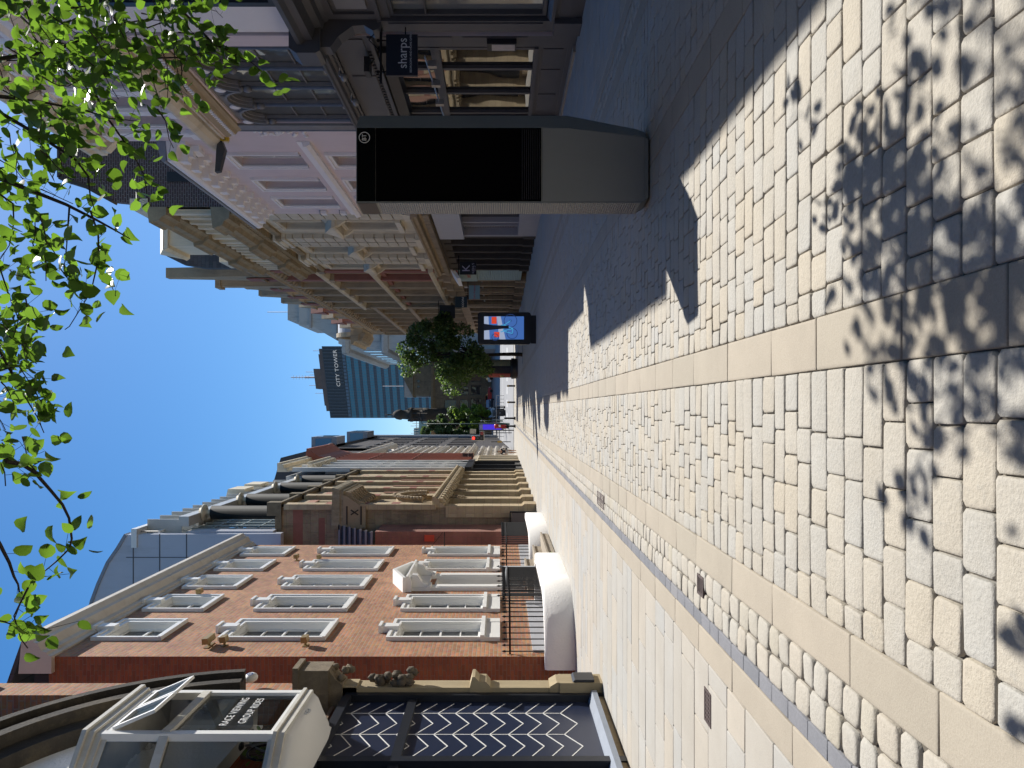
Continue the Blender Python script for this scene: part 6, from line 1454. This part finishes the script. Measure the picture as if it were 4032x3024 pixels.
# ================================================================ mid-distance trees
def crown(n,c,rad,k,size,mat,parent,seed,zbias=0):
    rs=np.random.default_rng(seed); cl=rs.normal(0,1,(k,3)); cl/=np.linalg.norm(cl,axis=1,keepdims=True); cl*=rs.uniform(.25,1,(k,1))**.6; cl*=np.array(rad); cr=rs.uniform(.16,.34,k)*min(rad)
    i=rs.integers(0,k,n); d=rs.normal(0,1,(n,3)); d/=np.linalg.norm(d,axis=1,keepdims=True); p=cl[i]+d*(cr[i]*rs.uniform(.5,1.1,n)**.7)[:,None]; p+=np.array(c)
    leafmesh(p,rs.uniform(.75,1.25,n)*size,mat,'foliage',parent); return cl+np.array(c)
lm1=leafmat('deep_green_leaf',(.085,.14,.045),(.17,.28,.05),.45,.38)
lm2=leafmat('bright_lime_leaf',(.12,.20,.035),(.28,.40,.05),.5,.45)
lm3=leafmat('grey_green_leaf',(.075,.12,.05),(.13,.2,.05),.5,.35)
bark=plain('dark_bark',(.035,.026,.02),.9,.3,8,.01,30)
def trunk(parent,base,top,r0,limbs,r1=.4):
    b=MB(); n=8; b.tube([tuple(Vector(base).lerp(Vector(top),i/n)+Vector((.03*math.sin(i*1.3),.03*math.cos(i),0))*(i>0)) for i in range(n+1)],[r0*(1-(1-r1)*i/n) for i in range(n+1)],8); b.build('trunk',bark,parent)
    b=MB()
    for s_,e_ in limbs:
        s_,e_=Vector(s_),Vector(e_); m=(s_+e_)/2+Vector((0,0,.3)); b.tube([tuple(s_),tuple(m),tuple(e_)],[r0*.4,r0*.28,r0*.1],6)
    b.build('branches',bark,parent)
Y=50.; X=(884-766)/F*Y
t=thing('street_tree','dark green broad street tree in the middle of the shaded street behind the advert','tree',(X,Y,0))
cc=(X+.0,Y,5.1); cl=crown(12500,cc,(2.45,2.2,2.9),48,.16,lm1,t,4)
trunk(t,(X,Y,0),(X,Y,5.6),.13,[((X,Y,2.6+.08*i),tuple(cl[i])) for i in range(14)])
b=MB(); b.box(X-.6,X+.6,Y-.6,Y+.6,.0,.012); b.build('tree_grate',M['charcoal'],t)
Y=120.; X=(884-912)/F*Y
t=thing('street_tree','tall dense green tree beyond the junction beside the dark office block','tree',((884-915)/F*128,128,2.2))
cl=crown(11000,((884-921)/F*128,128,9.0),(2.7,2.4,5.8),40,.38,lm3,t,9); trunk(t,((884-915)/F*128,128,2.0),((884-915)/F*128,128,9),.2,[(((884-915)/F*128,128,5+.1*i),tuple(cl[i])) for i in range(8)])
t=thing('street_tree','small bright lime green tree in front of the taller junction tree','tree',(X,Y,1.8))
cl=crown(7000,((884-897)/F*118,118,6.0),(1.9,1.6,3.2),30,.30,lm2,t,12); trunk(t,((884-903)/F*118,118,1.7),((884-903)/F*118,118,5.5),.13,[(((884-903)/F*118,118,3.5+.1*i),tuple(cl[i])) for i in range(8)])
# planter bench beside tree? none visible

# ================================================================ overhanging foreground tree
ft=thing('overhanging_tree','tree with backlit heart shaped leaves on dark twigs hanging into the top of the view','tree',(4.6,-1.6,0))
TW=[]  # (points px, depth0, depth1, radius, leaf density /m, leaf spread)
def tw(P,d0,d1,r=.008,den=26,sp=.10): TW.append((P,d0,d1,r,den,sp))
tw([(-260,60),(-60,118),(0,127),(110,112),(170,88),(213,71)],4.6,4.9,.020,30,.16)
tw([(-120,150),(0,210),(80,218),(190,240),(235,255),(300,262)],4.7,5.0,.012,34,.16)
tw([(0,243),(50,272),(110,310),(164,346),(190,380),(195,425),(205,455)],4.3,4.15,.012,30,.14)
tw([(195,158),(205,200),(225,245),(250,280),(285,330),(310,375),(318,420),(325,446)],4.9,5.2,.010,44,.13)
tw([(300,120),(330,126),(390,124),(430,116),(465,112)],5.0,5.2,.008,30,.12)
tw([(440,96),(475,100),(500,112),(520,125),(545,136),(570,160),(590,180),(600,205)],5.2,5.4,.006,30,.07)
tw([(400,30),(430,60),(460,95),(500,115)],5.0,5.2,.008,40,.12)
tw([(305,124),(330,155),(333,185),(345,215),(352,235)],5.0,5.1,.006,26,.08)
tw([(340,235),(358,262),(365,300),(375,320)],5.0,5.1,.006,32,.08)
tw([(390,124),(393,155),(388,190),(400,225)],5.1,5.1,.006,12,.08)
tw([(-200,340),(0,386),(68,412),(143,442),(208,475),(250,498),(281,516)],4.2,4.5,.016,14,.10)
tw([(150,445),(146,500),(143,545),(138,580)],4.3,4.3,.006,10,.06)
tw([(195,455),(212,505),(213,540),(208,580),(200,615),(190,640),(175,665),(150,705),(140,712)],4.2,4.1,.006,34,.09)
tw([(60,500),(82,530),(98,560),(104,580)],4.2,4.3,.005,44,.10)
tw([(0,420),(28,440),(30,480),(20,530),(0,560)],4.0,4.1,.006,40,.12)
tw([(208,560),(225,590),(240,615),(250,640)],4.4,4.4,.004,24,.06)
tw([(130,580),(145,600),(160,620),(165,640)],4.3,4.3,.004,50,.09)
tw([(-60,560),(0,580),(20,640),(40,690),(20,760)],3.9,4.0,.006,40,.14)
tw([(-80,700),(0,760),(30,815),(50,850),(80,900),(95,935)],3.7,3.9,.008,56,.13)
tw([(-60,820),(0,800),(40,790),(60,820),(90,870)],3.7,3.8,.006,44,.12)
tw([(-150,930),(0,973),(16,997),(48,1003),(75,1020),(89,1036),(110,1060),(135,1090),(149,1119),(155,1164),(150,1185),(125,1210),(95,1235),(70,1262)],3.2,3.4,.011,24,.09)
tw([(16,997),(62,1000),(80,1020),(89,1036)],3.2,3.3,.006,6,.05)
tw([(-40,1110),(0,1176),(20,1215),(30,1245),(39,1262),(45,1300),(30,1340)],3.1,3.3,.009,14,.09)
tw([(60,1270),(45,1300),(30,1330),(45,1380),(60,1400)],3.1,3.2,.005,36,.08)
tw([(0,1000),(10,1020),(12,1050)],3.2,3.2,.004,30,.07)
tw([(-60,1300),(0,1340),(30,1350),(60,1370)],3.1,3.2,.005,36,.09)
rs=random.Random(21)
for k in range(24):
    y=rs.uniform(430,960); x=rs.uniform(-50,60 if y>600 else 120); P=[(x,y)]; a=rs.uniform(.3,1.4)
    for j in range(3): x+=14*math.cos(a); y+=22*math.sin(a); a+=rs.uniform(-.4,.4); P.append((x,y))
    d=rs.uniform(3.6,4.3); tw(P,d,d+.1,.004,34,.11)
# dense twigs in the upper right of the view, spread in depth
for k in range(48):
    x=rs.uniform(-40,430)*(1 if rs.random()<.8 else .5); y=rs.uniform(-80,200)*(1-x/900.)
    if x>300 and y>110: y-=90
    P=[(x,y)]; a=rs.uniform(-.7,1.4)
    for j in range(4): x+=rs.uniform(14,34)*math.cos(a); y+=rs.uniform(14,34)*math.sin(a)+6; a+=rs.uniform(-.5,.5); P.append((x,y))
    d=rs.uniform(4.2,6.2); tw(P,d,d+.2,.005,34,.12)
for k in range(16):
    x=rs.uniform(-60,170); y=rs.uniform(190,420); P=[(x,y)]; a=rs.uniform(.2,1.5)
    for j in range(3): x+=26*math.cos(a); y+=26*math.sin(a); a+=rs.uniform(-.5,.5); P.append((x,y))
    d=rs.uniform(3.9,4.4); tw(P,d,d+.1,.004,30,.10)
for k in range(26):
    x=rs.uniform(-220,-10); y=rs.uniform(-200,1000); P=[(x,y)]; a=rs.uniform(0,1.5)
    for j in range(3): x+=30*math.cos(a); y+=30*math.sin(a); a+=rs.uniform(-.5,.5); P.append((x,y))
    d=rs.uniform(3.6,5.0); tw(P,d,d+.1,.005,30,.14)
LP=[];LS=[];bb=MB()
for P,d0,d1,r,den,sp in TW:
    n=len(P); W=[Vector(PT(px,py,d0+(d1-d0)*i/(n-1))) for i,(px,py) in enumerate(P)]
    bb.tube([tuple(p) for p in W],[max(.0025,r*(1-.8*i/(n-1))) for i in range(n)],5)
    tot=0
    for i,(p,q_) in enumerate(zip(W,W[1:])):
        l=(q_-p).length; m=l*den*1.45*(.45+.75*(i+1)/n); k=int(m)+(rs.random()<m-int(m))
        for j in range(k):
            c=p.lerp(q_,rs.random()); o=Vector((rs.gauss(0,1),rs.gauss(0,1),rs.gauss(-.35,1)))*sp*.55
            LP.append(tuple(c+o)); LS.append(rs.uniform(.062,.092)*(d0/4.5)**.5)
            if rs.random()<.35: bb.tube([tuple(c),tuple(c+o)],.0012,3,False)
# bulk of the crown outside the frame (casts the dapples and fills other viewpoints)
TWIG_END=[]
rs2=np.random.default_rng(31)
for k in range(115):
    H=rs2.uniform(3.6,6.6); 
    # places whose shadow falls in the foreground right
    sx=rs2.uniform(.25,3.2); sy=rs2.uniform(-1.5,2.9)
    if sy>2.1+.35*sx and rs2.random()<.9: continue
    c=np.array([sx+.465*H,sy+.625*H,H]); 
    u=884-c[0]/c[1]*F; v=1080-(c[2]-H0)/c[1]*F
    if u>300-v*.3 and v>-20 : continue
    if u>150 and v>150: continue
    if v>480: continue
    q3=c+rs2.normal(0,.16,(26,3)); LP+= [tuple(x) for x in q3]; LS+=list(rs2.uniform(.06,.09,26)); TWIG_END.append(c)
for k in range(120):
    d=rs2.normal(0,1,3); d/=np.linalg.norm(d); c=np.array([3.6,-1.2,5.6])+d*np.array([2.8,3.2,2.0])*rs2.uniform(.5,1)
    if c[1]>1.2 and abs(c[0])/max(c[1],.1)<.75 and (c[2]-H0)/c[1]<.8: continue
    q3=c+rs2.normal(0,.22,(26,3)); LP+= [tuple(x) for x in q3]; LS+=list(rs2.uniform(.05,.08,26)); TWIG_END.append(c)
lf=leafmat('backlit_lime_leaf',(.035,.075,.014),(.18,.34,.028),.42,.50)
leafmesh(np.array(LP),np.array(LS),lf,'foliage',ft,curl=.25,up=.25)
base=Vector((4.6,-1.6,0)); 
tb=MB(); tb.tube([(4.6,-1.6,0),(4.58,-1.55,1.2),(4.5,-1.5,2.4),(4.4,-1.3,3.6),(4.2,-1.1,5.0),(4.1,-1.0,6.4)],[.17,.14,.13,.11,.08,.03],10); tb.build('trunk',bark,ft)
hub=[Vector((4.5,-1.5,2.6)),Vector((4.4,-1.3,3.6)),Vector((4.3,-1.2,4.4)),Vector((4.2,-1.1,5.2))]
for k,cpt in enumerate(TWIG_END):
    if k%5: continue
    cpt=Vector(cpt); h=min(hub,key=lambda q:(q-cpt).length); m=(h+cpt)/2+Vector((0,0,.35)); bb.tube([tuple(h),tuple(m),tuple(cpt)],[.03,.018,.004],5)
for P,d0,d1,r,den,sp in TW[:26]:
    if r>=.010 and P[0][0]<=0:
        s_=Vector(PT(*P[0],d0)); h=min(hub,key=lambda q:(q-s_).length); m=(h+s_)/2+Vector((0,0,.6)); bb.tube([tuple(h),tuple(m),tuple(s_)],[.05,.035,r],6)
bb.build('branches',bark,ft)
